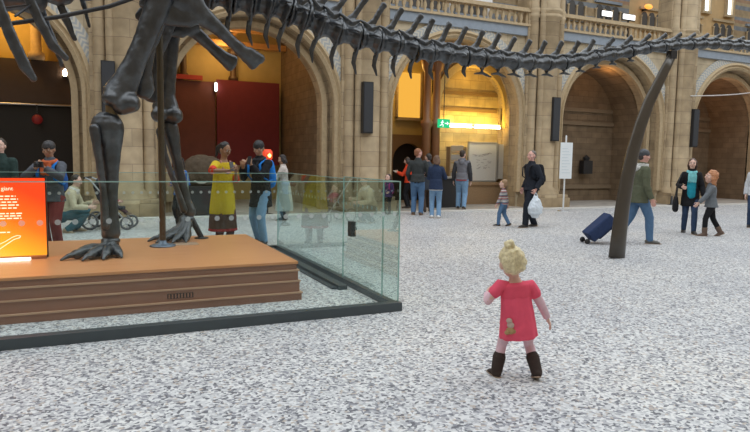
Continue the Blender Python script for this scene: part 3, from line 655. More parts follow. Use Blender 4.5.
b = B(); b.box(-1.3, 0.0, 0, 0.05, 0.03, 0.82); put('panel', b, sign_mat(), o)
b = B(); b.box(-1.31, 0.012, 0.05, 0.1, 0.0, 0.83); put('back_box', b, BLACK, o)
b = B(); b.box(-1.3, 0.0, -0.08, 0.05, 0, 0.03); put('base', b, pmat('sign_base', (0.25, 0.1, 0.05), 0.5), o)
b = B(); b.box(-1.2, -0.14, -0.09, -0.06, 0.0, 0.022); put('light_strip', b, emit_mat('white_strip', (1, 0.93, 0.85), 4), o)
PRINT = emit_mat('sign_print', (1.0, 0.82, 0.55), 1.05)
cu = bpy.data.curves.new('title', 'FONT'); cu.body = 'y giant'; cu.size = 0.055; cu.align_x = 'RIGHT'; cu.extrude = 0.001
t = bpy.data.objects.new('title', cu); COL.objects.link(t); dg = bpy.context.evaluated_depsgraph_get(); dg.update()
me = bpy.data.meshes.new_from_object(t.evaluated_get(dg)); bpy.data.objects.remove(t); me.materials.clear(); me.materials.append(PRINT)
t = link('title', me, o, (-0.28, -0.003, 0.70)); t.rotation_euler = (math.pi/2, 0, 0)
b = B(); rr = random.Random(5)
for z, x1 in ((0.635, -0.26), (0.605, -0.24), (0.575, -0.25), (0.545, -0.235), (0.515, -0.245), (0.46, -0.21), (0.435, -0.22), (0.41, -0.215), (0.27, -0.32)):
    x = -1.2
    while x < x1:
        w = rr.uniform(0.02, 0.06); b.box(x, min(x+w, x1), -0.002, 0, z, z+0.011); x += w+0.012
put('text_lines', b, PRINT, o)
b = B()
OUT = [(-0.23, 0.235), (-0.26, 0.24), (-0.3, 0.225), (-0.36, 0.185), (-0.43, 0.15), (-0.52, 0.145), (-0.62, 0.155), (-0.72, 0.15), (-0.95, 0.165), (-1.15, 0.15)]
OUT2 = [(-0.23, 0.235), (-0.235, 0.218), (-0.29, 0.2), (-0.36, 0.15), (-0.42, 0.105), (-0.425, 0.05), (-0.45, 0.05), (-0.46, 0.1), (-0.5, 0.07), (-0.51, 0.045), (-0.54, 0.05), (-0.53, 0.1), (-0.62, 0.1), (-0.66, 0.05), (-0.69, 0.05), (-0.69, 0.11), (-0.8, 0.12), (-0.95, 0.15), (-1.15, 0.147)]
for P in (OUT, OUT2): b.tube([(x, -0.002, z) for x, z in P], 0.0035, 6)
put('dinosaur_outline', b, PRINT, o)
light('sign_glow', 'AREA', (-1.0, 7.0, 0.8), 5, (1, 0.45, 0.12), 1.1, 0.7, (math.pi/2, 0, 0))

# ------------------------------------------------------------------ the skeleton
BONE = bone_mat(); GILT = pmat('rubbed_bronze', (0.16, 0.11, 0.05), 0.4, 0.3, 30)
S = empty('dinosaur_skeleton', (0.3, 7.5, DZ)); tag(S, 'huge dark long tailed dinosaur skeleton standing on the dais', 'skeleton')
OFF = V((0.3, 7.5, DZ))
def bone(name, b, voxel=0.014, smooth=5, disp=(0.012, 0.09), par=S):
    return link(name, fused(name, b, BONE, voxel, smooth, disp), par, -OFF if par is S else (0, 0, 0))
TAIL = [(1.2, 7.58, 3.4), (1.45, 7.56, 3.38), (1.69, 7.54, 3.35), (1.92, 7.52, 3.33), (2.14, 7.5, 3.3), (2.36, 7.48, 3.23), (2.56, 7.46, 3.18), (2.77, 7.45, 3.11), (3.02, 7.43, 3.05), (3.3, 7.41, 3.01), (3.56, 7.39, 2.98), (3.82, 7.37, 2.95), (4.08, 7.35, 2.9), (4.32, 7.33, 2.9), (4.58, 7.32, 2.89), (4.86, 7.3, 2.88), (5.12, 7.28, 2.88), (5.38, 7.27, 2.88), (5.65, 7.25, 2.88), (5.92, 7.23, 2.89), (6.22, 7.22, 2.91), (6.51, 7.2, 2.95), (6.78, 7.18, 3.0), (7.1, 7.17, 3.08), (7.42, 7.15, 3.14), (7.78, 7.13, 3.22), (8.11, 7.12, 3.29), (8.44, 7.12, 3.34), (8.75, 7.12, 3.39), (9.06, 7.12, 3.42), (9.34, 7.12, 3.45), (9.64, 7.12, 3.47), (9.94, 7.12, 3.48), (10.25, 7.12, 3.5), (10.58, 7.12, 3.5), (10.92, 7.12, 3.5), (11.27, 7.12, 3.49), (11.64, 7.13, 3.46), (12.03, 7.15, 3.42), (12.44, 7.18, 3.36), (12.86, 7.22, 3.28), (13.3, 7.27, 3.19)]
def lerp(tab, x):
    if x <= tab[0][0]: return tab[0][1]
    for (a, u), (c, v) in zip(tab, tab[1:]):
        if x <= c: return u+(v-u)*(x-a)/(c-a)
    return tab[-1][1]
RAD = [(1, 0.2), (2.5, 0.18), (3.5, 0.145), (4.5, 0.122), (5.5, 0.108), (6.5, 0.095), (7.5, 0.084), (8.5, 0.08), (11, 0.07), (13.5, 0.035)]
DZT = [(1, .8), (2.5, .62), (3.02, .50), (3.8, .47), (4.4, .42), (5, .375), (5.6, .315), (6.3, .295), (6.8, .26), (7.4, .225), (8.1, .19), (9, .165), (11, .13)]
DXT = [(1, .18), (3, .16), (4, .12), (6, .12), (6.8, .18), (7.4, .25), (9.5, .27)]
CHL = [(1, 0.36), (3, 0.33), (4, 0.24), (4.6, 0.15), (5.2, 0.12), (6, 0.1), (7, 0.07)]
for i, p in enumerate(TAIL[:-1]):
    a, q = V(p), V(TAIL[i+1]); x = p[0]; r = lerp(RAD, x); L_ = (q-a).length; d = (q-a).normalized()
    ang = math.atan2(d.z, math.hypot(d.x, d.y)); up = V((-d.x*d.z, -d.y*d.z, d.x**2+d.y**2)).normalized(); side = d.cross(up)
    mid = a
    def P(u, v, w): return mid+d*u+side*v+up*w
    b = B(); h = L_*0.49
    b.tube([P(-h, 0, 0), P(-h*0.82, 0, 0), P(-h*0.3, 0, 0), P(h*0.25, 0, 0), P(h*0.8, 0, 0), P(h, 0, 0)], [r*0.94, r*1.03, r*0.7, r*0.68, r*1.02, r*0.92], 16, up, dome=False)
    tip = P(lerp(DXT, x), 0, lerp(DZT, x)); base = P(-0.05, 0, r*0.7)
    wd = 0.048 if x < 4.6 else (0.05 if x < 7.2 else 0.05-0.016*(min(x, 9)-7.2)/1.8)
    ax_ = (tip-base).normalized()
    b.tube([base, base+(tip-base)*0.4+d*0.012, base+(tip-base)*0.8, tip], [(wd*1.75, 0.034), (wd*0.88, 0.021), (wd*0.86, 0.019), (wd*0.98, 0.022)], 10, d-ax_*d.dot(ax_))
    b.tube([P(-h*0.4, 0, r*0.75), P(h*0.3, 0, r*0.95)], [(r*0.42), (r*0.36)], 10)
    for s in (-1, 1):           # articular prongs fore and aft, side processes
        k = 1 if x < 5 else 0.8
        b.tube([P(-h*0.2, s*r*0.35, r*0.95), P(-h*0.9, s*r*0.42, r*1.2), P(-h*1.25, s*r*0.36, r*1.32)], [0.028*k, 0.024*k, 0.014*k], 8)
        b.tube([P(h*0.2, s*r*0.2, r*1.0), P(h*0.85, s*r*0.2, r*1.25)], [0.026*k, 0.016*k], 8)
        tw = 0.19 if x < 2.7 else (0.12 if x < 4 else 0.05)
        if x < 5.6: b.tube([P(-0.02, s*r*0.6, r*0.25), P(0.02, s*(r+tw*0.6), r*0.15), P(0.05, s*(r+tw), r*0.0)], [(0.05, 0.03), (0.04, 0.024), (0.03, 0.018)], 8)
    vb = bone('tail_vertebra', b, 0.011 if x < 6 else 0.009, 2, (0.012, 0.045))
    if i >= 1 and x < 7.6:
        cl = lerp(CHL, x); c = B(); k0 = P(h*0.95, 0, -r*0.85)
        if x < 4.75:
            tip = k0+d*(cl*0.13)-up*cl
            for s in (-1, 1): c.tube([k0+side*s*r*0.4+up*0.03, k0-up*cl*0.3], [0.022, 0.024], 8)
            c.tube([k0-up*cl*0.22-d*0.01, k0-up*cl*0.6-d*0.015, tip-up*0.0], [(0.034, 0.02), (0.034, 0.016), (0.014, 0.012)], 10, d)
        else:
            for s in (-1, 1): c.tube([k0+side*s*r*0.4, k0-up*cl*0.5], [0.016, 0.016], 8)
            c.tube([k0-up*cl*0.75-d*cl*0.9, k0-up*cl*0.62, k0-up*cl*0.8+d*cl*0.5, k0-up*cl*0.98+d*cl*1.1], [(0.012, 0.012), (0.024, 0.016), (0.022, 0.016), (0.01, 0.01)], 8, up)
        o2 = link('chevron_bone', fused('chevron_bone', c, BONE, 0.009, 3, (0.005, 0.04)), vb)

# sacrum, back and hips (mostly over the picture's top edge)
for k in range(7):
    x = 0.95-0.27*k; z = 3.42+0.02*k-0.012*k*k; b = B(); r = 0.17
    b.tube([(x-0.125, 7.58, z), (x, 7.58, z), (x+0.125, 7.58, z)], [r, r*0.8, r], 14)
    b.tube([(x, 7.58, z+0.1), (x-0.02, 7.58, z+0.4), (x+0.03, 7.58, z+0.75)], [(0.07, 0.04), (0.05, 0.025), (0.07, 0.035)], 10)
    for s in (-1, 1): b.tube([(x, 7.58, z+0.12), (x, 7.58+s*0.35, z+0.22)], [0.05, 0.035], 8)
    bone('back_vertebra', b, 0.02)
for s, yb in ((-1, 7.22), (1, 7.94)):
    b = B()
    b.tube([(-0.1, yb-s*0.02, 3.75), (0.35, yb, 3.95), (0.8, yb, 3.93), (1.25, yb, 3.7)], [(0.14, 0.035), (0.26, 0.045), (0.24, 0.045), (0.1, 0.035)], 12, (0, 0, 1))
    b.tube([(0.55, yb, 3.75), (0.5, yb, 3.35)], [(0.14, 0.05), (0.08, 0.06)], 12); b.tube([(0.85, yb, 3.75), (0.95, yb, 3.4)], [(0.12, 0.05), (0.08, 0.06)], 12)
    bone('ilium', b, 0.02)
    b = B()           # ischium: back and down to a flared end
    yi = 7.16 if s < 0 else 7.82; ox, oz = (0, 0) if s < 0 else (-.14, .05)
    b.tube([(0.82+ox, yi, 3.48+oz), (0.98+ox, yi, 3.22+oz), (1.12+ox, yi+0.04, 3.06+oz), (1.34+ox, yi+0.1, 2.93+oz), (1.52+ox, yi+0.14, 2.79+oz), (1.68+ox, yi+0.16, 2.67+oz), (1.80+ox, yi+0.18, 2.60+oz)], [(0.2, 0.05), (0.185, 0.045), (0.13, 0.042), (0.085, 0.04), (0.07, 0.042), (0.088, 0.048), (0.115, 0.05)], 14, (0.6, 0, 1))
    b.tube([(0.62, yi+0.05, 3.22), (0.8, yi+0.04, 3.06), (1.0, yi+0.03, 3.05), (1.18, yi+0.05, 3.12)], [(0.2, 0.045), (0.19, 0.04), (0.17, 0.04), (0.13, 0.04)], 14, (0, 0, 1))
    if s < 0:
        b.tube([(1.72, yi+0.16, 2.72), (1.86, yi+0.17, 2.63)], [(0.05, 0.05), (0.06, 0.045)], 10)
    bone('ischium', b, 0.014)
    b = B()           # pubis: down between the legs
    yp = 7.32 if s < 0 else 7.75; dx = 0 if s < 0 else 0.12
    b.tube([(0.78+dx, yp, 3.4), (0.70+dx, yp, 3.08), (0.60+dx, yp+0.04, 2.68), (0.56+dx, yp+0.06, 2.42), (0.55+dx, yp+0.06, 2.22), (0.52+dx, yp+0.06, 2.15)], [(0.2, 0.05), (0.15, 0.045), (0.085, 0.042), (0.075, 0.045), (0.115, 0.06), (0.10, 0.05)], 14, (1, 0, 0.1))
    bone('pubis', b, 0.014)

def leg(sx, yb, near):
    T = (lambda x, z: (x, yb, z))
    if near:
        F = [((0.80, 3.62), .17, .12), ((0.745, 3.34), .155, .11), ((0.66, 3.02), .13, .095), ((0.55, 2.72), .115, .085), ((0.44, 2.46), .115, .085), ((0.34, 2.24), .14, .10), ((0.275, 2.1), .175, .13)]
        head = ((0.88, 7.3, 3.62), 0.15); con = [((0.20, 2.06), .1), ((0.37, 2.02), .12), ((0.30, 1.98), .1)]
    else:
        F = [((1.0, 3.62), .16, .11), ((0.96, 3.2), .13, .1), ((0.93, 2.85), .105, .085), ((0.90, 2.5), .10, .08), ((0.87, 2.25), .11, .085), ((0.86, 2.08), .17, .12)]
        head = ((0.95, 7.85, 3.62), 0.15); con = [((0.78, 1.98), .11), ((0.95, 1.98), .12)]
    b = B(); b.tube([T(*p) for p, _, _ in F], [(a, c) for _, a, c in F], 16, (1, 0, 0.4 if near else 0))
    b.ell(*head)
    for p, r in con: b.ell((p[0], yb-0.05, p[1]), (r, r*1.1, r*0.9))
    bone('femur', b, 0.016, 5)
    b = B()
    if near:
        K = [((0.15, 1.80), .165, .13), ((0.155, 1.72), .17, .125), ((0.175, 1.55), .12, .09), ((0.175, 1.3), .088, .072), ((0.17, 1.02), .075, .065), ((0.165, 0.82), .08, .07), ((0.165, 0.70), .095, .08), ((0.165, 0.62), .1, .085)]
    else:
        K = [((0.90, 1.84), .11, .1), ((0.93, 1.72), .1, .09), ((0.98, 1.45), .068, .06), ((1.04, 1.15), .062, .055), ((1.09, 0.9), .068, .06), ((1.14, 0.74), .085, .075)]
    b.tube([T(*p) for p, _, _ in K], [(a, c) for _, a, c in K], 14, (1, 0, 0))
    bone('tibia', b, 0.014, 4)
    b = B()
    if near: f = [(0.03, 1.74), (0.055, 1.5), (0.1, 1.1), (0.11, 0.72)]
    else: f = [(0.78, 1.78), (0.82, 1.5), (0.95, 1.1), (1.05, 0.78)]
    b.tube([(x, yb-0.13, z) for x, z in f], [0.055, 0.042, 0.036, 0.05], 12); bone('fibula', b, 0.012, 4)
    ax, az = (0.16, 0.55) if near else (1.1, 0.66)
    b = B(); b.ell((ax, yb, az), (0.1, 0.09, 0.055)); b.ell((ax-0.03, yb-0.05, az-0.03), (0.07, 0.06, 0.05)); bone('ankle_bone', b, 0.012, 3)
    if near: toes = [((-0.34, -0.22), .55), ((-0.2, -0.3), .5), ((-0.06, -0.30), .47), ((0.07, -0.24), .42), ((-0.30, -0.02), .5)]
    else: toes = [((-0.36, -0.16), .5), ((-0.30, -0.28), .5), ((-0.17, -0.34), .45), ((-0.28, 0.02), .5), ((-0.05, -0.32), .4)]
    for k, ((dx, dy), s_) in enumerate(toes):
        b = B(); A = V((ax+dx*0.1, yb+dy*0.25, az-0.05)); E = V((ax+dx*0.62, yb+dy*0.7, DZ+0.075)); Q = V((ax+dx*0.95, yb+dy, DZ+0.05)); C_ = V((ax+dx*1.38, yb+dy*1.32, DZ+0.012))
        b.tube([A, A+(E-A)*0.45+V((0, 0, -0.01)), E], [0.068, 0.05, 0.062], 10); t = bone('toe', b, 0.009, 3, (0.006, 0.05))
        b = B(); b.tube([E, (E+Q)/2+V((0, 0, 0.012)), Q], [0.06, 0.048, 0.05], 10); b.tube([Q, Q+(C_-Q)*0.5+V((0, 0, 0.015)), C_], [(0.044, 0.036), (0.034, 0.028), (0.014, 0.012)], 10)
        link('claw', fused('claw', b, BONE, 0.008, 3), t)
    if near:
        b = B(); b.tube([(0.2, yb, 0.52), (0.2, yb+0.02, DZ+0.01)], [0.045, 0.04], 12); b.lathe([(0.085, 0), (0.085, 0.012), (0.05, 0.02)], (0.2, yb+0.02, DZ)); put('foot_support', b, BLACK, S, -OFF, smooth=True)
    else:
        b = B(); b.tube([(1.16, yb, 0.66), (1.28, yb-0.03, DZ+0.01)], [0.04, 0.034], 12); b.lathe([(0.09, 0), (0.09, 0.012), (0.05, 0.02)], (1.28, yb-0.03, DZ)); put('foot_support', b, BLACK, S, -OFF, smooth=True)
leg(-1, 7.12, True); leg(1, 8.22, False)
b = B(); b.tube([(0.2, 7.12, 2.0), (0.2, 7.12, 1.75)], 0.06, 12); put('knee_rod', b, GILT, S, -OFF, smooth=True)
b = B(); b.tube([(0.9, 8.22, 2.0), (0.9, 8.22, 1.7)], 0.05, 12); put('knee_rod', b, GILT, S, -OFF, smooth=True)

RIBS = [(6.62, [(-0.86, 3.25), (-0.73, 2.78), (-0.64, 2.51), (-0.55, 2.28), (-0.48, 2.17)], .055), (6.98, [(-0.62, 3.35), (-0.53, 3.0), (-0.43, 2.76), (-0.33, 2.55), (-0.21, 2.43)], .052),
        (7.63, [(-0.36, 3.4), (-0.29, 3.13), (-0.22, 2.93), (-0.14, 2.72)], .045), (8.08, [(-0.1, 3.45), (-0.06, 3.26), (0.01, 2.95)], .035), (8.4, [(-0.55, 3.4), (-0.45, 3.0), (-0.36, 2.75), (-0.30, 2.52)], .04)]
for k, (y, P_, w) in enumerate(RIBS):
    top = (P_[0][0]+0.02, 7.58+(y-7.58)*0.45, P_[0][1]+0.28)
    pts = [top]+[(x, y-(y-7.58)*0.12*j/len(P_), z) for j, (x, z) in enumerate(P_)]
    b = B(); b.tube(pts, [(w*0.8, w*0.6)]+[(w, w*0.55)]*(len(pts)-2)+[(w*0.6, w*0.4)], 12, (1, 0, 0.3)); bone('rib', b, 0.012, 4)
b = B(); b.tube([(-0.95, 7.05, 2.66), (-0.78, 7.07, 2.71), (-0.28, 7.07, 2.84), (0.2, 7.07, 3.0), (0.45, 7.07, 3.12), (0.62, 7.1, 3.3)], 0.022, 10)
put('brace_rod', b, BLACK, S, -OFF, smooth=True)
b = B(); b.tube([(-0.95, 7.4, 2.9), (-0.5, 7.0, 2.92), (-0.62, 6.75, 2.75)], 0.012, 8); put('brace_wire', b, BLACK, S, -OFF, smooth=True)

o = empty('support_post', (0.74, 7.6, DZ)); tag(o, 'upright dark bronze post with round foot under the hips', 'post')
b = B(); b.lathe([(0.15, 0), (0.15, 0.012), (0.12, 0.025), (0.05, 0.04), (0.04, 0.07)], seg=24); put('base', b, pmat('bluish_steel', (0.16, 0.2, 0.26), 0.35, 0.1, metal=0.6), o, smooth=True)
b = B(); b.tube([(0, 0, 0.03), (0, 0, 2.9)], 0.036, 14); put('pole', b, pmat('bronze_post', (0.09, 0.075, 0.05), 0.35, 0.2, metal=0.5), o, smooth=True)

o = empty('tail_support', (7.36, 6.98, 0)); tag(o, 'tall curved brown steel bar rising from the floor to hold the tail', 'support')
ST = [(7.38, 0.0), (7.42, 0.35), (7.47, 0.75), (7.55, 1.2), (7.66, 1.65), (7.80, 2.05), (7.97, 2.42), (8.16, 2.72), (8.34, 3.0), (8.48, 3.2)]
b = B(); b.tube([(x-7.36, 0.12*i/9, z) for i, (x, z) in enumerate(ST)], [(0.165-0.0095*i, 0.06-0.003*i) for i in range(10)], 16, (1, 0, 0), dome=False)
put('bar', b, pmat('oiled_bronze_bar', (0.085, 0.072, 0.058), 0.3, 0.25, 5, metal=0.35), o, smooth=True)
b = B(); b.box(1.05, 1.18, 0.08, 0.18, 3.15, 3.27); put('clamp', b, BLACK, o)
# ------------------------------------------------------------------ people
SKIN = {k: pmat('skin_'+k, c, 0.5, 0.06, 30) for k, c in dict(fair=(0.70, 0.45, 0.36), rosy=(0.72, 0.40, 0.33), tan=(0.42, 0.24, 0.15), brown=(0.30, 0.16, 0.09)).items()}
LIP = pmat('lips', (0.45, 0.17, 0.15), 0.45); EYEW = pmat('eye_white', (0.7, 0.68, 0.66), 0.3); IRIS = pmat('iris', (0.04, 0.03, 0.025), 0.2)
def cloth(n, c, var=0.2, sc_=25): return pmat('cloth_'+n, c, 0.85, var, sc_, 0.25, spec=0.25)
def hairm(n, c): return pmat('hair_'+n, c, 0.5, 0.45, 60, 0.6)
BUILD = dict(
    man=dict(hz=.525, tl=.30, nk=.04, hs=1.0, ll=.245, al=1.0, sw=.101, g=1.0),
    woman=dict(hz=.525, tl=.30, nk=.04, hs=1.0, ll=.245, al=.96, sw=.089, g=.95),
    child=dict(hz=.49, tl=.285, nk=.035, hs=1.4, ll=.225, al=.92, sw=.092, g=.98),
    toddler=dict(hz=.42, tl=.285, nk=.03, hs=1.72, ll=.19, al=.86, sw=.098, g=1.12, lg=.80))
def ik(a, t, l1, l2, pole):
    d = t-a; L_ = max(1e-4, min(d.length, (l1+l2)*0.998)); d.normalize()
    c = max(-1, min(1, (l1*l1+L_*L_-l2*l2)/(2*l1*L_))); p = pole-d*pole.dot(d); p.normalize()
    return a+d*l1*c+p*l1*math.sqrt(1-c*c), a+d*L_
def add_hand(b, w, d, pn, thumb, curl, s):
    d = d.normalized(); pn = (pn-d*pn.dot(d)).normalized(); sd = d.cross(pn)
    if sd.dot(thumb) < 0: sd = -sd
    b.tube([w-d*.01*s, w+d*.02*s, w+d*.05*s], [(.014*s, .012*s), (.021*s, .0105*s), (.022*s, .0095*s)], 10, sd)
    for i, ln in enumerate((.036, .041, .038, .029)):
        k = w+d*.05*s+sd*(1.5-i)*.0125*s; a1 = curl*0.6; a2 = curl*1.5
        d1 = d*math.cos(a1)+pn*math.sin(a1); d2 = d*math.cos(a2)+pn*math.sin(a2)
        m_ = k+d1*ln*.55*s; b.tube([k-d*.006*s, m_, m_+d2*ln*.5*s], [.0058*s, .0054*s, .0048*s], 8)
    t0 = w+d*.012*s+sd*.015*s; td = (d*.7+sd*.65+pn*.35).normalized()
    b.tube([t0, t0+td*.026*s, t0+td*.026*s+(td*.6+d*.5).normalized()*.02*s], [.0075*s, .0066*s, .0055*s], 8)

def person(label, loc, h, face, build='man', skin='fair', lean=0.03, side=0.0, twist=0.0, dz=0.0, feet=None, hands=None, poles=None, head=(0, 0), tilt=0.0,
           top=None, bottom=None, dress=None, shoes=None, hair=('short', (0.1, 0.07, 0.05)), curl=(0.5, 0.5), group='visitors in the hall', extra=None, palm=None, boots=0.0):
    P = BUILD[build]; g, hs = P['g'], P['hs']; lg = P.get('lg', 1)
    rz = math.radians(-24.8+face)
    S_ = lambda p: V(p)*h
    X = V((math.cos(twist), math.sin(twist), 0)); Z = V((0, 0, 1)); Y = V((-X.y, X.x, 0))
    hc = V((0, 0, P['hz']+dz)); sp = V((math.sin(side), math.sin(lean), 1)).normalized()
    J = dict(hc=hc, X=X, Y=Y, sp=sp)
    at = lambda t: hc+sp*t*(P['tl']/.30)
    nb = at(.30); hd = (sp*0.55+V((math.sin(tilt)*1.1, 0.06+0.35*max(0, -head[1]), .8))).normalized()
    hcn = nb+hd*(P['nk']+.062*hs)
    Rh = Matrix.Rotation(head[0]+twist, 3, 'Z') @ Matrix.Rotation(head[1], 3, 'X') @ Matrix.Rotation(tilt, 3, 'Y')
    H_ = lambda x, y, z: (hcn+Rh @ (V((x, y, z))*hs))*h
    # body
    b = B()
    def torso(b, grow, t0=-.06, t1=.31, neck=True):
        T = [(-.06, .062, .050), (0, .088, .062), (.05, .084, .058), (.10, .074, .052), (.16, .080, .056), (.21, .088, .061), (.245, .086, .056), (.275, .062, .046), (.295, .042, .038)]
        if neck: T.append((.315, .034, .034))
        T = [t for t in T if t0 <= t[0] <= t1]
        b.tube([S_(at(t)) for t, _, _ in T], [((a*g+grow)*h, (c*g+grow)*h) for _, a, c in T], 18, X)
    torso(b, 0)
    b.tube([S_(at(.28)), S_(nb+hd*.02), S_(hcn-hd*.03*hs)], [.034*h*g, .031*h*g, .031*h*min(1.25, hs)*g], 12)
    b.ell(H_(0, -.004, .006), (.046*hs*h, .056*hs*h, .060*hs*h), Rh)
    b.ell(H_(0, .014, -.034), (.034*hs*h, .038*hs*h, .032*hs*h), Rh)
    b.ell(H_(0, .028, -.052), (.018*hs*h, .018*hs*h, .014*hs*h), Rh)
    for s in (-1, 1):
        b.ell(H_(s*.026, .034, -.014), (.016*hs*h, .014*hs*h, .016*hs*h), Rh)
        b.ell(H_(s*.018, .045, .016), (.017*hs*h, .010*hs*h, .007*hs*h), Rh)
        b.ell(H_(s*.047, -.004, -.006), (.006*hs*h, .012*hs*h, .017*hs*h), Rh)
    b.tube([H_(0, .048, .012), H_(0, .061, -.014)], [.0055*hs*h, .0088*hs*h], 8)
    b.ell(H_(0, .058, -.018), (.011*hs*h, .007*hs*h, .006*hs*h), Rh)
    # limbs
    arms, legs = [], []
    feet = feet or [(-.055, 0.01, 0, 0), (.055, -.01, 0, 0)]
    hands = hands or [None, None]; poles = poles or [None, None]
    for i, s in enumerate((-1, 1)):
        sh = at(.260)+X*s*P['sw']*g; l1, l2 = .172*P['al'], .148*P['al']
        t = V(hands[i]) if hands[i] else sh+X*s*.045+Y*.03-Z*.31*P['al']
        pole = V(poles[i]) if poles[i] else (X*s*.5-Y*1.0-Z*.4)
        el, wr = ik(sh, t, l1, l2, pole); arms.append((sh, el, wr))
        b.tube([S_(at(.245)+X*s*.045*g), S_(sh)], [.036*h*g, .032*h*g], 10)
        b.tube([S_(sh), S_(sh.lerp(el, .4)), S_(el), S_(el.lerp(wr, .35)), S_(wr)], [r*h*g for r in (.031, .028, .0225, .022, .0145)], 12)
        pn = V(palm[i]) if palm and palm[i] else -X*s+Y*0.2
        add_hand(b, S_(wr), wr-el, pn, V((0, .8, .6)), curl[i], h*(1.08 if build == 'toddler' else 1))
        fx, fy, fz, fp = feet[i][:4]; yaw = feet[i][4] if len(feet[i]) > 4 else -s*0.12
        hj = hc+X*s*.048*g-Z*.012
        fd = V((-math.sin(yaw), math.cos(yaw), 0)); fu = fd*math.cos(fp)-Z*math.sin(fp); upv = Z*math.cos(fp)+fd*math.sin(fp)
        an = V((fx, fy, fz+.042))
        kn, an = ik(hj, an, P['ll'], P['ll'], V((-math.sin(yaw)*.6, 1, 0.0))); legs.append((hj, kn, an, fu, upv))
        b.tube([S_(hj), S_(hj.lerp(kn, .4)), S_(kn), S_(kn.lerp(an, .3)), S_(an)], [r*h*g*lg for r in (.056, .047, .034, .033, .021)], 12)
        b.tube([S_(an-fu*.018-upv*.02), S_(an+fu*.04-upv*.026), S_(an+fu*.088-upv*.031)], [(.021*h, .02*h), (.023*h, .016*h), (.019*h, .010*h)], 10, fu.cross(upv))
    body = link('person', fused('person', b, SKIN[skin], .0040*h, 2), None, loc, rz)
    tag(body, label, 'person', group)
    def child(name, b, m, vox=.006, sm=4, disp=None, par=None): return link(name, fused(name, b, m, vox*h, sm, disp), par or body)
    for s in (-1, 1):
        e = B(); e.ell(H_(s*.019, .0455, .004), .0068*hs*h, Rh, 10, 7); e.ell(H_(s*.019, .0508, .004), (.0032*hs*h, .0024*hs*h, .0032*hs*h), Rh, 8, 6, 1)
        link('eye', e.mesh('eye', [EYEW, IRIS]), body)
        e = B(); e.tube([H_(s*.008, .0545, .0185), H_(s*.019, .0545, .022), H_(s*.031, .046, .018)], [.0018*hs*h, .0022*hs*h, .0014*hs*h], 6)
        link('eyebrow', e.mesh('eyebrow', hairm('brow%s' % hair[0], tuple(x*.7 for x in hair[1]))), body)
    e = B(); e.tube([H_(-.015, .046, -.034), H_(0, .0535, -.033), H_(.015, .046, -.034)], [.002*hs*h, .0042*hs*h, .002*hs*h], 8); link('mouth', e.mesh('mouth', LIP), body)
    # clothes
    if bottom:
        m, w = bottom; b = B(); torso(b, .010, -.06, .08, False); b.ell(S_(at(-.03)), (.085*g*h, .064*g*h, .05*h))
        for (hj, kn, an, fu, upv) in legs:
            b.tube([S_(hj), S_(hj.lerp(kn, .4)), S_(kn), S_(kn.lerp(an, .5)), S_(an+(kn-an).normalized()*(-.012 if not boots else .0))], [max(r*w, q+.006)*h*g*lg for r, q in ((.064, .056), (.056, .047), (.045, .034), (.041, .033), (.036, .023))], 14, dome=False)
        child('trousers' if w > .9 else 'leggings', b, m, .0058, 3, (.008*h, .05*h))
    if dress:
        m, st = dress[:2]; b = B()
        b.tube([S_(at(z) if z > 0 else hc+V((sp.x*z, sp.y*z*.2, z))) for z, _, _ in st], [(a*h, c*h) for _, a, c in st], 32, X, dome=False)
        # soft gathers below the chest
        if len(dress) > 2:
            n = len(st); 
            for i in range(n):
                f = max(0, min(1, (i-1)/2)) if st[i][0] < .2 else 0
                cz = sum((V(b.v[i*32+k]) for k in range(32)), V())/32
                for k in range(32):
                    v_ = V(b.v[i*32+k]); b.v[i*32+k] = tuple(cz+(v_-cz)*(1+dress[2]*f*math.sin(k*2*math.pi/32*8)))
        for s, (sh, el, wr) in zip((-1, 1), arms):
            if len(dress) > 3 and dress[3]: b.tube([S_(at(.245)+X*s*.05*g), S_(sh), S_(sh.lerp(el, dress[3]))], [.042*h*g, .044*h*g, .042*h*g], 14)
            else: b.tube([S_(at(.262)+X*s*.05*g), S_(sh)], [.044*h*g, .04*h*g], 14)
        child('dress', b, m, .006, 3, (.006*h, .06*h))
    if top:
        m, hem, w, slv = top[:4]; sm = top[4] if len(top) > 4 else m; b = B(); torso(b, .012*w, -.001, .296, False)
        hem = min(hem, -.025); b.tube([S_(at(.08)), S_(hc), S_(hc+V((0, 0, hem*.5))), S_(hc+V((0, 0, hem)))], [((.086*g+.012*w)*h, (.06*g+.012*w)*h), ((.092*g+.013*w)*h, (.068*g+.013*w)*h), ((.094*g+.014*w)*h, (.074*g+.014*w)*h), ((.096*g+.018*w)*h, (.08*g+.016*w)*h)], 20, X, dome=False)
        b.tube([S_(at(.27)), S_(at(.302))], [(.06*g*h, .053*g*h), (.041*g*h, .042*g*h)], 14, X, dome=False)
        cs = []
        for s, (sh, el, wr) in zip((-1, 1), arms):
            if sm is not m: cs.append(B())
            bb = b if sm is m else cs[-1]
            b.tube([S_(at(.245)+X*s*.045*g), S_(sh)], [(.039*g+.006*w)*h, (.034*g+.006*w)*h], 12)
            pts = [sh, sh.lerp(el, .45), el, el.lerp(wr, .5), wr.lerp(el, .04)]; rr_ = [.036, .034, .030, .028, .024]; n = {'long': 5, 'mid': 3, 'short': 2}[slv]
            bb.tube([S_(p) for p in pts[:n]], [(r*g+.005*w)*h for r in rr_[:n]], 14, dome=False)
        child(top[5] if len(top) > 5 else 'jacket', b, m, .006, 3, (.012*h, .055*h))
        for c in cs: child('sleeve', c, sm, .006, 3, (.008*h, .05*h))
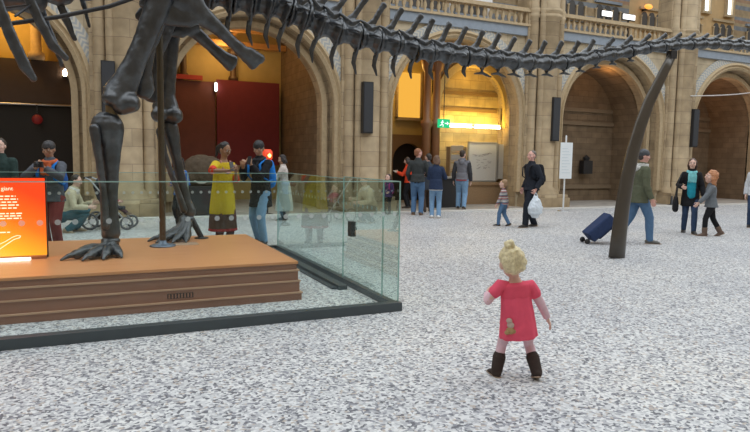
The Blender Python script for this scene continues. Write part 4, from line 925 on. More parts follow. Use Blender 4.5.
    if shoes:
        for (hj, kn, an, fu, upv) in legs:
            b = B(); sdv = fu.cross(upv); m = shoes
            b.tube([S_(an-fu*.022-upv*.016), S_(an+fu*.012-upv*.018), S_(an+fu*.055-upv*.024), S_(an+fu*.096-upv*.030)], [(.028*h, .028*h), (.029*h, .027*h), (.03*h, .02*h), (.024*h, .013*h)], 12, sdv)
            if boots: b.tube([S_(an-upv*.01), S_(an.lerp(kn, boots))], [.036*h*g, .043*h*g], 14)
            sh_ = child('boot' if boots else 'shoe', b, m, .005, 3)
            q = B(); q.tube([S_(an-fu*.045-upv*.041), S_(an-fu*.03-upv*.041), S_(an+fu*.05-upv*.041), S_(an+fu*.108-upv*.040), S_(an+fu*.12-upv*.038)], [(.018*h, .006*h), (.027*h, .007*h), (.031*h, .007*h), (.024*h, .006*h), (.012*h, .005*h)], 12, sdv)
            link('sole', q.mesh('sole', pmat('sole_rubber', (0.10, 0.08, 0.065) if build != 'toddler' else (0.34, 0.25, 0.18), 0.7)), sh_)
    st, hcol = hair[:2]; hm = hairm(label[:14].replace(' ', '_'), hcol); b = B(); vx, sm_, dp = .005*max(1, hs*.8), 2, ((.022 if st == 'fluffy' else .012)*h*hs, .03*h)
    if st in ('short', 'long', 'bun', 'tail', 'bob', 'fluffy', 'thin'):
        k = {'fluffy': 1.08, 'thin': .985}.get(st, 1.0)
        b.ell(H_(0, -.014, .019), (.0495*hs*h*k, .055*hs*h*k, .056*hs*h*k), Rh)
        b.ell(H_(0, -.026, -.008), (.044*hs*h*k, .038*hs*h*k, .044*hs*h*k), Rh)
        if st in ('long', 'bob', 'fluffy'):
            ln = {'long': .15, 'bob': .075, 'fluffy': .085}[st]
            b.tube([H_(0, -.034, .0), H_(0, -.044, -.06), S_(hcn+Rh @ V((0, -.05*hs, -ln*hs)))], [(.046*hs*h, .026*hs*h), (.048*hs*h, .022*hs*h), (.036*hs*h, .014*hs*h)], 12, X)
            for s in (-1, 1): b.tube([H_(s*.043, -.008, .02), H_(s*.051, -.010, -.03), H_(s*.044, -.014, -.03-ln*.5)], [(.012*hs*h, .028*hs*h)]*2+[(.008*hs*h, .016*hs*h)], 8, X)
        if st == 'bun':
            b.ell(H_(-.004, -.030, .078), (.022*hs*h, .022*hs*h, .02*hs*h), Rh)
            for s in (-1, 1): b.ell(H_(s*.026, -.034, .004), (.026*hs*h, .03*hs*h, .045*hs*h), Rh); b.tube([H_(s*.012, -.055, .05), H_(s*.022, -.062, .02), H_(s*.018, -.06, -.03)], [.012*hs*h, .013*hs*h, .01*hs*h], 8)
        if st == 'tail': b.tube([H_(0, -.06, .02), H_(0, -.085, -.01), H_(0, -.075, -.09)], [.018*hs*h, .022*hs*h, .010*hs*h], 10)
        child('hair', b, hm, vx, sm_, dp)
    elif st == 'beanie':
        b.ell(H_(0, -.006, .028), (.0525*hs*h, .062*hs*h, .052*hs*h), Rh); b.tube([H_(0, -.004, .012), H_(0, -.004, .03)], [(.0525*h*hs, .0625*h*hs)]*2, 18, Rh @ V((1, 0, 0)), dome=False)
        child('beanie', b, hm, vx, 3, (.003*h, .02*h))
        c = B(); c.ell(H_(0, -.026, -.008), (.044*hs*h, .036*hs*h, .036*hs*h), Rh); child('hair', c, hairm('dark_under', (0.05, 0.035, 0.03)), vx, 2)
    elif st == 'hood':
        b.ell(H_(0, -.016, .012), (.060*hs*h, .064*hs*h, .066*hs*h), Rh); b.tube([H_(0, -.03, -.03), S_(at(.27)-Y*.02)], [(.055*h, .045*h), (.07*h, .05*h)], 14, X); child('hood', b, hm, vx, 4)
    J.update(arms=arms, legs=legs, S=S_, H=H_, at=at, hcn=hcn, Rh=Rh, nb=nb, h=h, body=body, child=child, g=g, Z=Z, hs=hs)
    def W_(p): return Matrix.Translation(loc) @ Matrix.Rotation(rz, 4, 'Z') @ (V(p)*h)
    J['world'] = W_; J['rz'] = rz
    if extra: extra(J)
    return J

JEANS = cloth('jeans', (0.10, 0.19, 0.33)); LJEANS = cloth('light_jeans', (0.20, 0.34, 0.52)); DARK = cloth('charcoal', (0.025, 0.027, 0.032)); BLK = cloth('black', (0.014, 0.014, 0.017)); NAVY = cloth('navy', (0.025, 0.04, 0.085))
DKJ = cloth('dark_jeans', (0.035, 0.06, 0.12)); SHOE = pmat('dark_shoe', (0.03, 0.025, 0.022), 0.5); WSHOE = pmat('white_shoe', (0.75, 0.75, 0.75), 0.5); BROWNB = pmat('brown_boot', (0.14, 0.09, 0.065), 0.6, 0.2)
def collar(J, m, name='collar', r=.05, z=.30):
    b = B(); S_, at, X = J['S'], J['at'], J['X']
    b.tube([S_(at(z-.03)), S_(at(z)), S_(at(z+.025))], [(.075*J['h'], .06*J['h']), (r*J['h'], (r+.002)*J['h']), (r*.95*J['h'], (r-.002)*J['h'])], 16, X, dome=False); J['child'](name, b, m, .006, 3, (.01*J['h'], .03*J['h']))
def scarf(J, m, drop=.13, w=.02):
    b = B(); S_, at, X, Y, h = J['S'], J['at'], J['X'], J['Y'], J['h']; n = 16; c = at(.295)
    b.tube([S_(c+X*.048*math.cos(2*math.pi*i/n)+Y*(.052*math.sin(2*math.pi*i/n)+.008)-J['sp']*.012*math.sin(2*math.pi*i/n)) for i in range(n+1)], .021*h, 10)
    for s in (-1, 1): b.tube([S_(c+X*s*.02+Y*.058), S_(at(.24)+X*s*.026+Y*.078), S_(at(.28-drop)+X*s*.024+Y*.083)], [(w*h, .010*h)]*3, 10, X)
    J['child']('scarf', b, m, .006, 3, (.008*h, .03*h))
def backpack(J, label, m, strap=None, w=1.0):
    """a bag on the back: a thing of its own with pocket and straps"""
    S_, at, X, Y, h = J['S'], J['at'], J['X'], J['Y'], J['h']
    o = empty('backpack', tuple(J['world']((0, 0, 0))), J['rz']); tag(o, label, 'backpack')
    b = B(); c = at(.16)-Y*(.075*J['g']+.055); b.tube([S_(c-J['sp']*.10), S_(c-J['sp']*.02), S_(c+J['sp']*.10)], [(.075*w*h, .05*w*h), (.082*w*h, .055*w*h), (.062*w*h, .04*w*h)], 18, X); link('bag', fused('bag', b, m, .006*h, 4, (.008*h, .05*h)), o)
    b = B(); b.tube([S_(c-J['sp']*.08-Y*.05), S_(c-J['sp']*.01-Y*.052)], [(.055*w*h, .02*h), (.05*w*h, .016*h)], 14, X); link('pocket', fused('pocket', b, m, .006*h, 4), o)
    for s in (-1, 1):
        b = B(); b.tube([S_(c+J['sp']*.09+X*s*.04+Y*.03), S_(at(.30)+X*s*.062), S_(at(.25)+X*s*.068+Y*.088), S_(at(.14)+X*s*.076+Y*.086), S_(at(.09)+X*s*.10), S_(c-J['sp']*.06+X*s*.06+Y*.03)], [(.014*h, .005*h)]*6, 8, X); link('strap', b.mesh('strap', strap or m), o)
    return o
def held(J, name, label, cat, build, hand=1, off=(0, 0, 0)):
    o = empty(name, tuple(J['world'](tuple(J['arms'][hand][2]+V(off)))), J['rz']); tag(o, label, cat); build(o, J['h']); return o
def phone(o, h):
    b = B(); b.obox((0, 0, 0), (1, 0, 0), (0, 1, .3), (0, -.3, 1), .036, .005, .07); put('case', b, pmat('phone_case', (0.03, 0.03, 0.035), 0.3), o)
    b = B(); b.obox((0, -.006, 0), (1, 0, 0), (0, 1, .3), (0, -.3, 1), .032, .001, .062); put('screen', b, emit_mat('phone_screen', (0.55, 0.62, 0.7), 0.8), o)

# the toddler in front
PINK = cloth('coral_pink', (0.80, 0.10, 0.17), 0.12, 18); TIGHT = cloth('pale_pink_knit', (0.72, 0.50, 0.56), 0.12, 40); TBOOT = cloth('dark_brown_suede', (0.05, 0.035, 0.03), 0.3)
def toddler_bits(J):
    S_, at, X, Y, h, g = J['S'], J['at'], J['X'], J['Y'], J['h'], J['g']
    for (sh, el, wr) in J['arms']:
        b = B(); b.tube([S_(sh), S_(el), S_(wr)], [.036*h, .033*h, .026*h], 14, dome=False)
        J['child']('sleeve', b, TIGHT, .006, 3, (.004*h, .05*h))
    b = B(); b.tube([S_(at(.175)), S_(at(.205)), S_(at(.27)), S_(at(.29))], [(.109*h, .083*h), (.111*h, .084*h), (.106*h, .078*h), (.07*h, .058*h)], 24, X, dome=False)
    J['child']('yoke', b, cloth('coral_yoke', (0.76, 0.09, 0.15), 0.12, 18), .006, 3)
    c = J['hc']
    for nm, col, pts in (('bear_patch', (0.45, 0.30, 0.15), [(-.075, .045, .030), (-.045, .040, .022), (-.098, .030, .018)]), ('grey_patch', (0.55, 0.42, 0.36), [(-.085, .115, .022), (-.075, .085, .026)])):
        b = B()
        for x, z, r in pts: b.ell(S_(c+V((x, -.096+abs(x)*.16, z-.10))), (r*h, .010*h, r*h*.9), Matrix.Rotation(-.45, 3, 'Z'))
        link(nm, b.mesh(nm, cloth(nm, col)), J['body'])
    for (hj, kn, an, fu, up_) in J['legs']:
        b = B(); k = an.lerp(kn, .55); n = 14; d = (kn-an).normalized(); e1 = d.orthogonal().normalized(); e2 = d.cross(e1)
        b.tube([S_(k+(e1*math.cos(2*math.pi*i/n)+e2*math.sin(2*math.pi*i/n))*.037) for i in range(n+1)], .010*h, 8); link('boot_cuff', fused('boot_cuff', b, cloth('fur_cuff', (0.10, 0.07, 0.055), 0.4, 60), .004*h, 1, (.008*h, .012*h)), J['body'])
person('toddler in coral pink dress with blonde tied up hair walking away', (2.60, 3.29, 0), .95, 4, 'toddler', 'fair', lean=.03, side=-.10, feet=[(-.135, .02, 0, 0, .25), (.135, -.06, .02, .35, -.12)],
       hands=[(-.20, .10, .585), (.225, .02, .425)], poles=[(-.6, -.6, -.6), (.7, -.5, -.2)], dress=(PINK, [(.28, .075, .062), (.25, .104, .078), (.20, .106, .080), (.14, .108, .084), (.05, .116, .094), (-.04, .126, .104), (-.125, .134, .112)], .045, .42),
       bottom=(TIGHT, .82), shoes=TBOOT, boots=.55, hair=('bun', (0.78, 0.62, 0.38)), curl=(.6, .4), head=(.1, -.05), group=None, tilt=-.22, extra=toddler_bits)

# the two behind the glass
YEL = stripe_mat('yellow_kurta', [(0.62, 0.46, 0.02)], 2); GOLD = cloth('mustard_print', (0.62, 0.44, 0.025), 0.3, 45)
def kurta_bits(J):
    S_, at, X, Y, h = J['S'], J['at'], J['X'], J['Y'], J['h']; c = J['hc']
    b = B(); b.tube([S_(c+V((0, 0, -.20))), S_(c+V((0, 0, -.26))), S_(c+V((0, 0, -.345)))], [(.128*h, .112*h), (.132*h, .116*h), (.138*h, .12*h)], 28, X, dome=False); J['child']('skirt_border', b, cloth('dark_border', (0.09, 0.045, 0.03), 0.5, 40), .007, 2, (.008*h, .04*h))
    b = B(); b.tube([S_(c+V((0, 0, -.335))), S_(c+V((0, 0, -.362)))], [(.140*h, .122*h), (.141*h, .123*h)], 28, X, dome=False); J['child']('hem', b, cloth('red_hem', (0.35, 0.03, 0.03)), .007, 2)
    for s in (0, 1):
        sh, el, wr = J['arms'][s]; b = B(); b.tube([S_(sh.lerp(el, .6)), S_(el), S_(el.lerp(wr, .06))], [.037*h, .035*h, .033*h], 12, dome=False); J['child']('cuff', b, cloth('red_cuff', (0.62, 0.06, 0.03)), .006, 2)
    n = 12; b = B(); b.tube([S_(at(.295)+X*.05*math.cos(math.pi*i/n)*1.0+Y*(.03+.05*math.sin(math.pi*i/n))-J['sp']*.11*math.sin(math.pi*i/n)) for i in range(n+1)], [(.014*h, .008*h)]*13, 8); J['child']('stole', b, cloth('pink_stole', (0.45, 0.22, 0.2)), .005, 2)
    held(J, 'phone', 'dark phone held by the woman in the yellow kurta', 'phone', phone, 1, (-.02, .03, .04))
person('woman in yellow kurta with red cuffs looking down at a phone', (1.90, 9.98, 0), 1.71, 232, 'woman', 'brown', lean=.06, twist=-.1, head=(.30, -.36), hands=[(-.02, .17, .72), (.08, .18, .735)], poles=[(-.5, -.5, -.8), (1, -.35, -.1)],
       dress=(GOLD, [(.285, .075, .06), (.25, .098, .072), (.18, .098, .076), (.10, .098, .078), (.0, .112, .092), (-.1, .122, .105), (-.2, .13, .112)], .015, .62), bottom=(cloth('maroon', (0.10, 0.03, 0.03)), .95), shoes=SHOE, hair=('tail', (0.02, 0.016, 0.014)), curl=(1.0, 1.0), palm=[(0.4, 0, .9), (-.5, 0, .8)], extra=kurta_bits)
def hood_bits(J):
    scarf(J, DARK, .05); backpack(J, 'bright blue backpack worn by the man in black beside the yellow kurta', cloth('bright_blue', (0.02, 0.20, 0.62)), cloth('bright_blue', (0.02, 0.20, 0.62)))
    held(J, 'phone', 'phone held up by the man in black with blue backpack', 'phone', phone, 0, (.0, .03, .04))
person('man in black coat and dark cap with blue backpack beside the yellow kurta', (2.58, 10.2, 0), 1.75, 152, 'man', 'tan', lean=.05, head=(.3, -.35), hands=[(-.03, .18, .77), (.06, .19, .745)], poles=[(-.5, -.4, -.9), (.5, -.4, -.9)], feet=[(-.06, .03, 0, 0), (.07, -.05, 0, 0)],
       top=(BLK, -.16, 1.25, 'long', BLK, 'coat'), bottom=(LJEANS, 1.0), shoes=SHOE, hair=('beanie', (0.012, 0.012, 0.014)), curl=(1.0, 1.0), palm=[(.4, 0, .9), (-.4, 0, .9)], extra=hood_bits)
def pale_bits(J):
    b = B(); S_, h, X = J['S'], J['h'], J['X']; c = J['hc']; b.tube([S_(c+V((0, 0, .06))), S_(c+V((0, 0, -.1))), S_(c+V((0, 0, -.38)))], [(.1*h, .08*h), (.13*h, .11*h), (.16*h, .14*h)], 24, X, dome=False); J['child']('skirt', b, cloth('pale_skirt', (0.45, 0.50, 0.47)), .007, 3, (.01*h, .06*h))
    held(J, 'camera', 'black camera held by the person in the white top', 'camera', lambda o, h: (put('body', B().box(-.07, .07, -.03, .03, -.04, .05), BLACK, o), put('lens', B().lathe([(.03, .03), (.034, .08), (.028, .1)], seg=14, axis='y'), BLACK, o)), 1, (-.05, .03, .02))
person('person in white top and pale long skirt far behind the glass', (4.10, 14.0, 0), 1.55, 100, 'woman', 'tan', lean=.06, hands=[(-.02, .19, .76), (.06, .19, .75)], top=(cloth('off_white', (0.62, 0.56, 0.52)), -.03, 1.1, 'long', cloth('off_white', (0.62, 0.56, 0.52)), 'blouse'), bottom=(DARK, .9), shoes=SHOE, hair=('bob', (0.02, 0.015, 0.015)), head=(0, -.35), curl=(1, 1), extra=pale_bits)
person('person in blue jacket partly hidden behind the far leg', (1.62, 12.9, 0), 1.45, 150, 'woman', 'tan', hands=[(-.08, .12, .62), (.08, .12, .62)], top=(cloth('mid_blue', (0.04, 0.12, 0.34)), -.05, 1.3, 'long'), bottom=(BLK, 1), shoes=SHOE, hair=('bob', (0.02, 0.016, 0.015)))

# left side, behind the lit sign
def scarf_man(J):
    scarf(J, cloth('orange_scarf', (0.55, 0.13, 0.05), 0.6, 16), .1, .026); backpack(J, 'blue strapped backpack on the man in a dark beanie', cloth('pack_blue', (0.03, 0.12, 0.42)), cloth('strap_blue', (0.02, 0.18, 0.55)))
    held(J, 'camera', 'small camera held up by the man in orange scarf', 'camera', lambda o, h: (put('body', B().box(-.06, .06, -.02, .02, -.04, .04), BLACK, o), put('lens', B().lathe([(.028, .02), (.03, .06), (.02, .07)], seg=12, axis='y'), BLACK, o)), 1, (-.055, .05, .03))
person('man in dark beanie and orange scarf taking a picture behind the lit sign', (-.55, 10.2, 0), 1.66, 180, 'man', 'tan', lean=.05, head=(0, -.22), hands=[(-.035, .17, .765), (.045, .17, .765)], poles=[(-1, -.3, -.7), (1, -.3, -.7)], top=(cloth('slate', (0.10, 0.11, 0.13)), -.06, 1.3, 'long'), bottom=(cloth('dull_red', (0.22, 0.045, 0.045)), 1.05), shoes=SHOE, hair=('beanie', (0.035, 0.033, 0.035)), curl=(1, 1), palm=[(.6, 0, .7), (-.6, 0, .7)], extra=scarf_man)
person('person in dark green coat raising a hand to the face, cut by the picture edge', (-1.33, 11.5, 0), 1.71, 190, 'man', 'fair', hands=[(-.09, .10, .5), (.035, .11, .90)], poles=[None, (1, -.2, -.8)], top=(cloth('bottle_green', (0.03, 0.055, 0.05)), -.1, 1.3, 'long', cloth('bottle_green', (0.03, 0.055, 0.05)), 'coat'), bottom=(BLK, 1), shoes=SHOE, hair=('short', (0.05, 0.035, 0.025)), curl=(.4, 1))
person('person in cream jacket squatting beside the pushchair', (-.50, 12.88, 0), 1.62, -75, 'man', 'fair', lean=.42, dz=-.30, feet=[(-.09, .10, 0, 0), (.09, .05, 0, .3)], hands=[(-.08, .30, .34), (.10, .28, .30)], head=(-.2, -.25), top=(cloth('cream_jacket', (0.55, 0.48, 0.34)), -.02, 1.4, 'long'), bottom=(cloth('teal_trousers', (0.05, 0.12, 0.15)), 1.1), shoes=pmat('tan_shoe', (0.35, 0.27, 0.18), .6), hair=('short', (0.035, 0.028, 0.022)), extra=lambda J: collar(J, cloth('white_fleece', (0.7, 0.68, 0.64)), 'collar', .06, .295))

# pushchair and its child
o = empty('pushchair', (.32, 13.25, 0), math.radians(-24.8-80)); tag(o, 'dark pushchair with grey wheels behind the near leg bone', 'pushchair')
TYRE = pmat('grey_tyre', (0.13, 0.13, 0.14), .7); HUB = pmat('pale_hub', (0.55, 0.56, 0.58), .4)
for x in (-.24, .24):
    for y, r in ((.34, .11), (-.34, .145)):
        n = 20; b = B(); b.tube([(x, y+r*math.cos(2*math.pi*i/n), r+.022+r*math.sin(2*math.pi*i/n)) for i in range(n+1)], .022, 8); wl = put('wheel', b, TYRE, o, smooth=True)
        b = B(); b.lathe([(.03, -.02), (.03, .02)], (x, y, r+.022), 12, axis='x')
        for k in range(5): a = 2*math.pi*k/5; b.tube([(x, y, r+.022), (x, y+r*math.cos(a), r+.022+r*math.sin(a))], .010, 6)
        put('hub', b, HUB, wl, smooth=True)
for x in (-.22, .22):
    b = B(); b.tube([(x, .34, .15), (x, .05, .5), (x, -.32, .98), (x, -.42, 1.02)], .016, 8); b.tube([(x, -.34, .17), (x, .05, .5)], .016, 8); put('frame', b, pmat('silver_frame', (.4, .41, .43), .35, metal=.7), o, smooth=True)
b = B(); b.tube([(-.22, -.42, 1.02), (.22, -.42, 1.02)], .022, 10); put('handle', b, BLACK, o, smooth=True)
b = B(); b.tube([(0, .22, .42), (0, -.04, .40), (0, -.2, .62), (0, -.26, .84)], [(.19, .04)]*4, 14, (1, 0, 0)); put('seat', b, cloth('pushchair_black', (.03, .03, .04)), o, smooth=True)
b = B(); b.tube([(0, -.28, .84), (0, -.2, 1.0), (0, .0, 1.02)], [(.2, .02), (.21, .02), (.2, .02)], 14, (1, 0, 0)); put('canopy', b, cloth('pushchair_grey', (.12, .13, .16)), o, smooth=True)
b = B(); b.box(-.17, .17, -.25, .15, .2, .3); put('basket', b, BLK, o)
person('small child in dark pink coat sitting in the pushchair', (.32, 13.25, .19), .85, -80, 'toddler', 'fair', lean=-.22, dz=-.13, feet=[(-.06, .34, .12, 0), (.06, .34, .12, 0)], hands=[(-.09, .18, .42), (.09, .18, .42)], top=(cloth('magenta_coat', (.45, .05, .13)), -.03, 1.2, 'long'), bottom=(cloth('plum', (.07, .04, .06)), 1), shoes=BROWNB, hair=('short', (.06, .04, .03)))

# group in the passage
person('girl in purple jacket with pink bag seen past the glass corner', (7.22, 14.8, 0), 1.09, 150, 'child', 'fair', top=(cloth('purple', (.09, .05, .16)), -.06, 1.3, 'long'), bottom=(BLK, 1), shoes=SHOE, hair=('long', (.06, .04, .035)), hands=[(-.10, .14, .55), (.1, .12, .52)],
       extra=lambda J: backpack(J, 'pink bag on the girl in purple', cloth('hot_pink', (.62, .04, .28)), None, 1.1))
def paper(o, h): put('sheet', B().obox((0, .05, .02), (1, 0, 0), (0, 1, .4), (0, -.4, 1), .1, .07, .002), WHITEB, o)
person('person in bright orange red jacket holding out a leaflet', (8.57, 16.19, 0.03), 1.52, 75, 'woman', 'fair', lean=.08, hands=[(-.05, .22, .70), (.05, .22, .69)], poles=[(-.6, -.5, -.8), (.6, -.5, -.8)], head=(0, -.3), top=(cloth('orange_red', (.72, .07, .025)), -.02, 1.3, 'long'), bottom=(BLK, .9), shoes=SHOE, hair=('bob', (.05, .035, .03)),
       extra=lambda J: held(J, 'leaflet', 'white leaflet held by the person in orange red', 'leaflet', paper, 0))
person('man with ginger hair, dark jacket and jeans, seen from behind', (7.87, 14.36, 0), 1.78, -8, 'man', 'rosy', lean=.02, head=(-.9, -.05), hands=[(-.13, .10, .52), (.12, .16, .60)], top=(cloth('dark_green_grey', (.045, .05, .05)), -.02, 1.3, 'long'), bottom=(JEANS, 1.0), shoes=BROWNB, hair=('short', (.30, .12, .06)), feet=[(-.055, .02, 0, 0), (.06, -.03, 0, 0)])
person('person in grey blue coat hidden between the ginger man and the navy woman', (8.57, 15.02, 0), 1.66, 20, 'man', 'fair', head=(.4, -.1), top=(cloth('slate_coat', (.05, .06, .075)), -.14, 1.35, 'long', cloth('slate_coat', (.05, .06, .075)), 'coat'), bottom=(cloth('brown_cord', (.09, .06, .045)), 1), shoes=SHOE, hair=('short', (.04, .03, .025)))
person('woman in navy jacket and jeans with white shoes, seen from behind', (7.93, 13.5, 0), 1.60, -5, 'woman', 'fair', head=(.3, -.15), hands=[(-.06, .16, .64), (.10, .17, .66)], top=(NAVY, -.07, 1.45, 'long'), bottom=(LJEANS, 1.0), shoes=WSHOE, hair=('bob', (.16, .09, .055)), extra=lambda J: J['child']('hem', B().tube([J['S'](J['hc']+V((0, 0, -.06))), J['S'](J['hc']+V((0, 0, -.085)))], [(.112*J['h'], .09*J['h'])]*2, 20, J['X'], dome=False), cloth('white_hem', (.6, .6, .6)), .006, 2))
GREYH = cloth('hoodie_grey', (.17, .17, .19))
def hoodie(J):
    b = B(); S_, at, X, Y, h = J['S'], J['at'], J['X'], J['Y'], J['h']; b.tube([S_(at(.30)-Y*.035+X*s*.055) for s in (-1, -.5, 0, .5, 1)], [.02*h, .033*h, .04*h, .033*h, .02*h], 12); b.ell(S_(at(.26)-Y*.07), (.05*h, .03*h, .045*h)); J['child']('hood', b, GREYH, .006, 4)
    b = B(); c = J['hc']; b.tube([S_(c+V((0, 0, -.01))), S_(c+V((0, 0, -.045)))], [(.108*h, .084*h)]*2, 20, X, dome=False); J['child']('shirt_hem', b, cloth('red_shirt', (.5, .09, .10)), .006, 2)
person('man in grey hoodie with dark sleeves and light jeans near the strip lights', (9.98, 15.48, 0.03), 1.76, -15, 'man', 'fair', head=(-.3, 0), top=(GREYH, -.0, 1.35, 'long', cloth('dark_sleeve', (.045, .045, .05)), 'hoodie'), bottom=(LJEANS, 1.05), shoes=SHOE, hair=('short', (.045, .03, .022)), feet=[(-.06, .06, 0, 0), (.05, -.05, 0, .3)], extra=hoodie)

# boy and man with the plastic bag
STR = stripe_mat('striped_jumper', [(.55, .5, .48), (.25, .10, .11), (.16, .20, .24), (.6, .55, .52), (.22, .24, .27), (.35, .13, .13)], .16)
person('small boy in striped jumper and jeans walking beside the man', (8.48, 11.38, 0), 1.07, 62, 'child', 'fair', lean=.05, feet=[(-.05, .09, 0, 0), (.05, -.11, .015, .35)], hands=[(-.13, .12, .43), (.13, -.05, .42)], head=(.1, .1), top=(STR, -.02, 1.1, 'long', STR, 'jumper'), bottom=(JEANS, 1.0), shoes=SHOE, hair=('short', (.34, .21, .11)))
def bagman(J):
    collar(J, BLK, 'collar', .045, .305); backpack(J, 'black backpack on the man carrying the plastic bag', BLK)
    o = empty('plastic_bag', tuple(J['world'](tuple(J['arms'][0][2]+V((0, 0, -.04))))), J['rz']); tag(o, 'bulging white plastic carrier bag held by the man in black', 'bag')
    b = B(); b.tube([(0, 0, -.12), (0, 0, -.2), (0, 0, -.34), (0, 0, -.46), (0, 0, -.5)], [(.05, .07), (.09, .13), (.12, .19), (.11, .17), (.07, .11)], 20, (1, 0, 0)); link('bag', fused('bag', b, pmat('white_plastic', (.70, .77, .84), .35, .06, 30), .012, 2, (.05, .09)), o)
    for s in (-1, 1): q = B(); q.tube([(0, s*.05, -.16), (0, s*.045, -.07), (0, s*.01, -.01)], [(.008, .022), (.006, .012), (.006, .008)], 8); put('handle', q, pmat('white_plastic', (.70, .77, .84), .35), o, smooth=True)
person('man in black jacket and trousers walking with a white plastic bag', (8.96, 11.03, 0), 1.73, 112, 'man', 'rosy', lean=.03, head=(.25, .02), feet=[(-.05, .11, 0, 0), (.05, -.10, 0, .15)], hands=[(-.14, .03, .50), (.15, .02, .50)], top=(cloth('black_shell', (.02, .024, .034)), -.04, 1.35, 'long'), bottom=(cloth('black_navy', (.018, .022, .032)), 1.1), shoes=SHOE, hair=('thin', (.16, .13, .11)), curl=(1.1, .6), extra=bagman)

# man with suitcase, woman and girl on the right
def sweats(J):
    collar(J, cloth('pale_hood', (.6, .6, .58)), 'hood', .058, .300)
    b = B(); S_, at, X, Y, h = J['S'], J['at'], J['X'], J['Y'], J['h']; b.ell(S_(at(.275)-Y*.06), (.06*h, .035*h, .04*h)); J['child']('hood_back', b, cloth('pale_hood', (.6, .6, .58)), .006, 3)
HS = person('man in olive parka, grey cap and jeans pulling a suitcase', (9.15, 8.19, 0), 1.73, -92, 'man', 'rosy', lean=.05, head=(0, -.02), feet=[(-.05, -.20, .03, .5), (.05, .11, 0, 0)], hands=[(-.13, -.17, .47), (.14, .07, .48)], poles=[(-.6, -.6, -.6), None], top=(cloth('olive_parka', (.115, .125, .08)), -.09, 1.5, 'long', cloth('olive_parka', (.115, .125, .08)), 'parka'), bottom=(JEANS, 1.0), shoes=pmat('grey_shoe', (.12, .12, .11), .6), hair=('beanie', (.06, .065, .075)), extra=sweats)
o = empty('suitcase', (8.42, 8.38, 0), math.radians(-24.8-92)); tag(o, 'navy wheeled suitcase tilted behind the man in olive parka', 'suitcase')
ax_, ay_, az_ = V((1, 0, 0)), V((0, .68, -.73)), V((0, .73, .68))
b = B(); b.obox((0, -.02, .30), ax_, ay_, az_, .19, .105, .27); me = fused('case', b, cloth('suitcase_navy', (.03, .05, .12)), .018, 5); link('case', me, o)
b = B(); b.obox(V((0, -.02, .30))-ay_*.125*-1, ax_, ay_, az_, .14, .02, .16); link('pocket', fused('pocket', b, cloth('suitcase_navy2', (.025, .042, .10)), .012, 3), o)
for s in (-.1, .1):
    b = B(); b.tube([V((s, -.02, .30))+az_*.25, V((s, -.02, .30))+az_*.56], .009, 8); put('pull_rod', b, STEEL, o, smooth=True)
b = B(); b.tube([V((-.1, -.02, .30))+az_*.56, V((.1, -.02, .30))+az_*.56], .015, 8); put('handle', b, BLACK, o, smooth=True)
for s in (-.15, .15):
    b = B(); b.lathe([(.045, -.018), (.05, 0), (.045, .018)], (s, -.27, .05), 14, axis='x'); put('wheel', b, BLACK, o, smooth=True)
def coatwoman(J):
    S_, at, X, Y, h = J['S'], J['at'], J['X'], J['Y'], J['h']; c = J['hc']
    b = B(); b.tube([S_(at(.27)+Y*.02), S_(at(.2)+Y*.035), S_(at(.08)+Y*.042), S_(c+Y*.048+V((0, 0, -.03)))], [(.05*h, .05*h), (.058*h, .052*h), (.058*h, .05*h), (.06*h, .05*h)], 16, X); J['child']('blouse', b, cloth('turquoise', (.02, .30, .40), .3), .006, 3)
    scarf(J, cloth('aqua_scarf', (.20, .55, .58), .4), .12, .03)
    o = empty('handbag', tuple(J['world']((.175, .02, .40))), J['rz']); tag(o, 'black shoulder bag hanging beside the woman in turquoise', 'handbag')
    b = B(); b.tube([(0, 0, -.14), (0, 0, 0), (0, 0, .12)], [(.06, .17), (.06, .17), (.04, .13)], 16, (1, 0, 0)); link('bag', fused('bag', b, BLK, .012, 4), o)
    b = B(); b.tube([(0, -.12, .1), (-.02, -.06, .45), (-.1, 0, .66), (-.02, .06, .45), (0, .12, .1)], .012, 8); put('strap', b, BLACK, o, smooth=True)
person('woman in long black coat, turquoise blouse and scarf walking forward', (11.59, 9.04, 0), 1.6, 160, 'woman', 'fair', lean=.02, head=(-.1, 0), feet=[(-.05, .12, 0, 0), (.05, -.07, 0, .25)], hands=[(-.15, .08, .50), (.12, .15, .62)], top=(BLK, -.16, 1.5, 'long', BLK, 'coat'), bottom=(DKJ, .88), shoes=SHOE, hair=('bob', (.09, .05, .035)), extra=coatwoman)
person('girl with fluffy ginger hair in grey jumper walking beside the woman', (11.56, 8.52, 0), 1.36, 75, 'child', 'fair', lean=.06, head=(.2, .15), feet=[(-.05, .08, 0, 0), (.05, -.16, .02, .45)], hands=[(-.11, .20, .50), (.12, -.03, .45)], top=(cloth('mid_grey', (.16, .18, .20)), -.05, 1.3, 'long', cloth('mid_grey', (.16, .18, .20)), 'jumper'), bottom=(BLK, .82), shoes=BROWNB, boots=.35, hair=('fluffy', (.50, .22, .10)))
person('person in pale jacket mostly cut off by the picture edge', (14.22, 9.35, 0), 1.6, 150, 'woman', 'fair', top=(cloth('pale_jacket', (.55, .57, .6)), -.05, 1.3, 'long'), bottom=(DKJ, 1), shoes=SHOE, hair=('bob', (.1, .06, .04)))
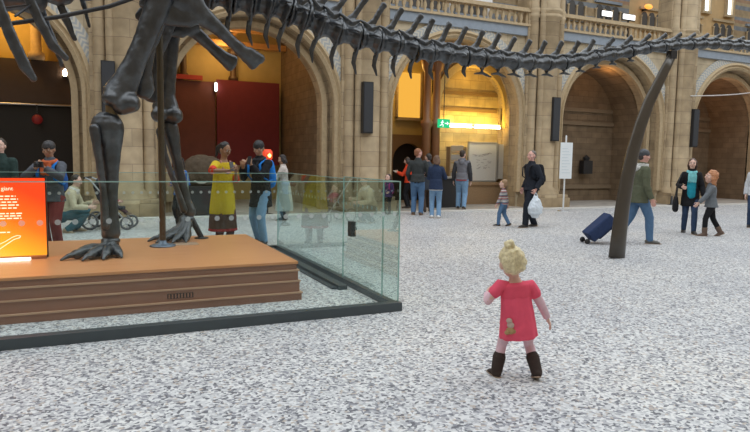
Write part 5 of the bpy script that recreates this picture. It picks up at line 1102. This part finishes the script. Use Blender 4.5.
# ------------------------------------------------------------------ camera and light
cam = bpy.data.cameras.new('camera'); cam.sensor_width = 36; cam.lens = 612/750*36; cam.clip_end = 200
co = bpy.data.objects.new('camera', cam); COL.objects.link(co)
TH, PI_, RO = math.radians(24.8), math.radians(5.30), math.radians(0.93)
f0 = V((math.sin(TH), math.cos(TH), 0)); r0 = V((math.cos(TH), -math.sin(TH), 0)); u0 = V((0, 0, 1))
fw = f0*math.cos(PI_)-u0*math.sin(PI_); up = u0*math.cos(PI_)+f0*math.sin(PI_)
rt = r0*math.cos(RO)+up*math.sin(RO); up = up*math.cos(RO)-r0*math.sin(RO)
co.matrix_world = Matrix(((rt.x, up.x, -fw.x, 0), (rt.y, up.y, -fw.y, 0), (rt.z, up.z, -fw.z, 1.47), (0, 0, 0, 1)))
sc.camera = co

w = bpy.data.worlds.new('sky'); sc.world = w; w.use_nodes = True
bg = w.node_tree.nodes['Background']; bg.inputs[0].default_value = (0.86, 0.93, 1.0, 1); bg.inputs[1].default_value = 1.0
# daylight through the hall's glazed roof
light('skylight', 'AREA', (12, 5, 14.5), 900, (0.95, 0.98, 1.0), 40, 12)
# lamps in the rooms behind the arches
light('passage_lamp', 'POINT', (9.3, 18.4, 4.4), 30, (1, 0.62, 0.16), 0.2)
light('strip_glow', 'AREA', (11.8, 17.35, 2.7), 26, (1, 0.66, 0.14), 2.2, 0.1, (math.radians(100), 0, 0))
light('niche_lamp', 'POINT', (11.6, 17.3, 4.3), 12, (1, 0.6, 0.12), 0.2)
light('shop_lamp', 'POINT', (-2.0, 18.0, 5.1), 45, (1, 0.55, 0.12), 0.2)
light('lobby_lamp', 'POINT', (3.9, 20.0, 4.9), 24, (1, 0.6, 0.22), 0.3)
light('lobby_lamp', 'POINT', (4.2, 18.2, 4.9), 20, (1, 0.6, 0.25), 0.3)
light('arch_glow', 'POINT', (16.9, 16.95, 4.55), 7, (1, 0.5, 0.15), 0.1)
light('vault_glow', 'POINT', (21.9, 17.5, 4.3), 26, (1, 0.45, 0.12), 0.1)

sc.view_settings.view_transform = 'Standard'; sc.view_settings.look = 'None'; sc.view_settings.gamma = 1; sc.view_settings.use_curve_mapping = False
sc.view_settings.exposure = 0.6
sc.cycles.use_denoising = True; sc.cycles.max_bounces = 8; sc.cycles.transparent_max_bounces = 24; sc.cycles.sample_clamp_indirect = 4
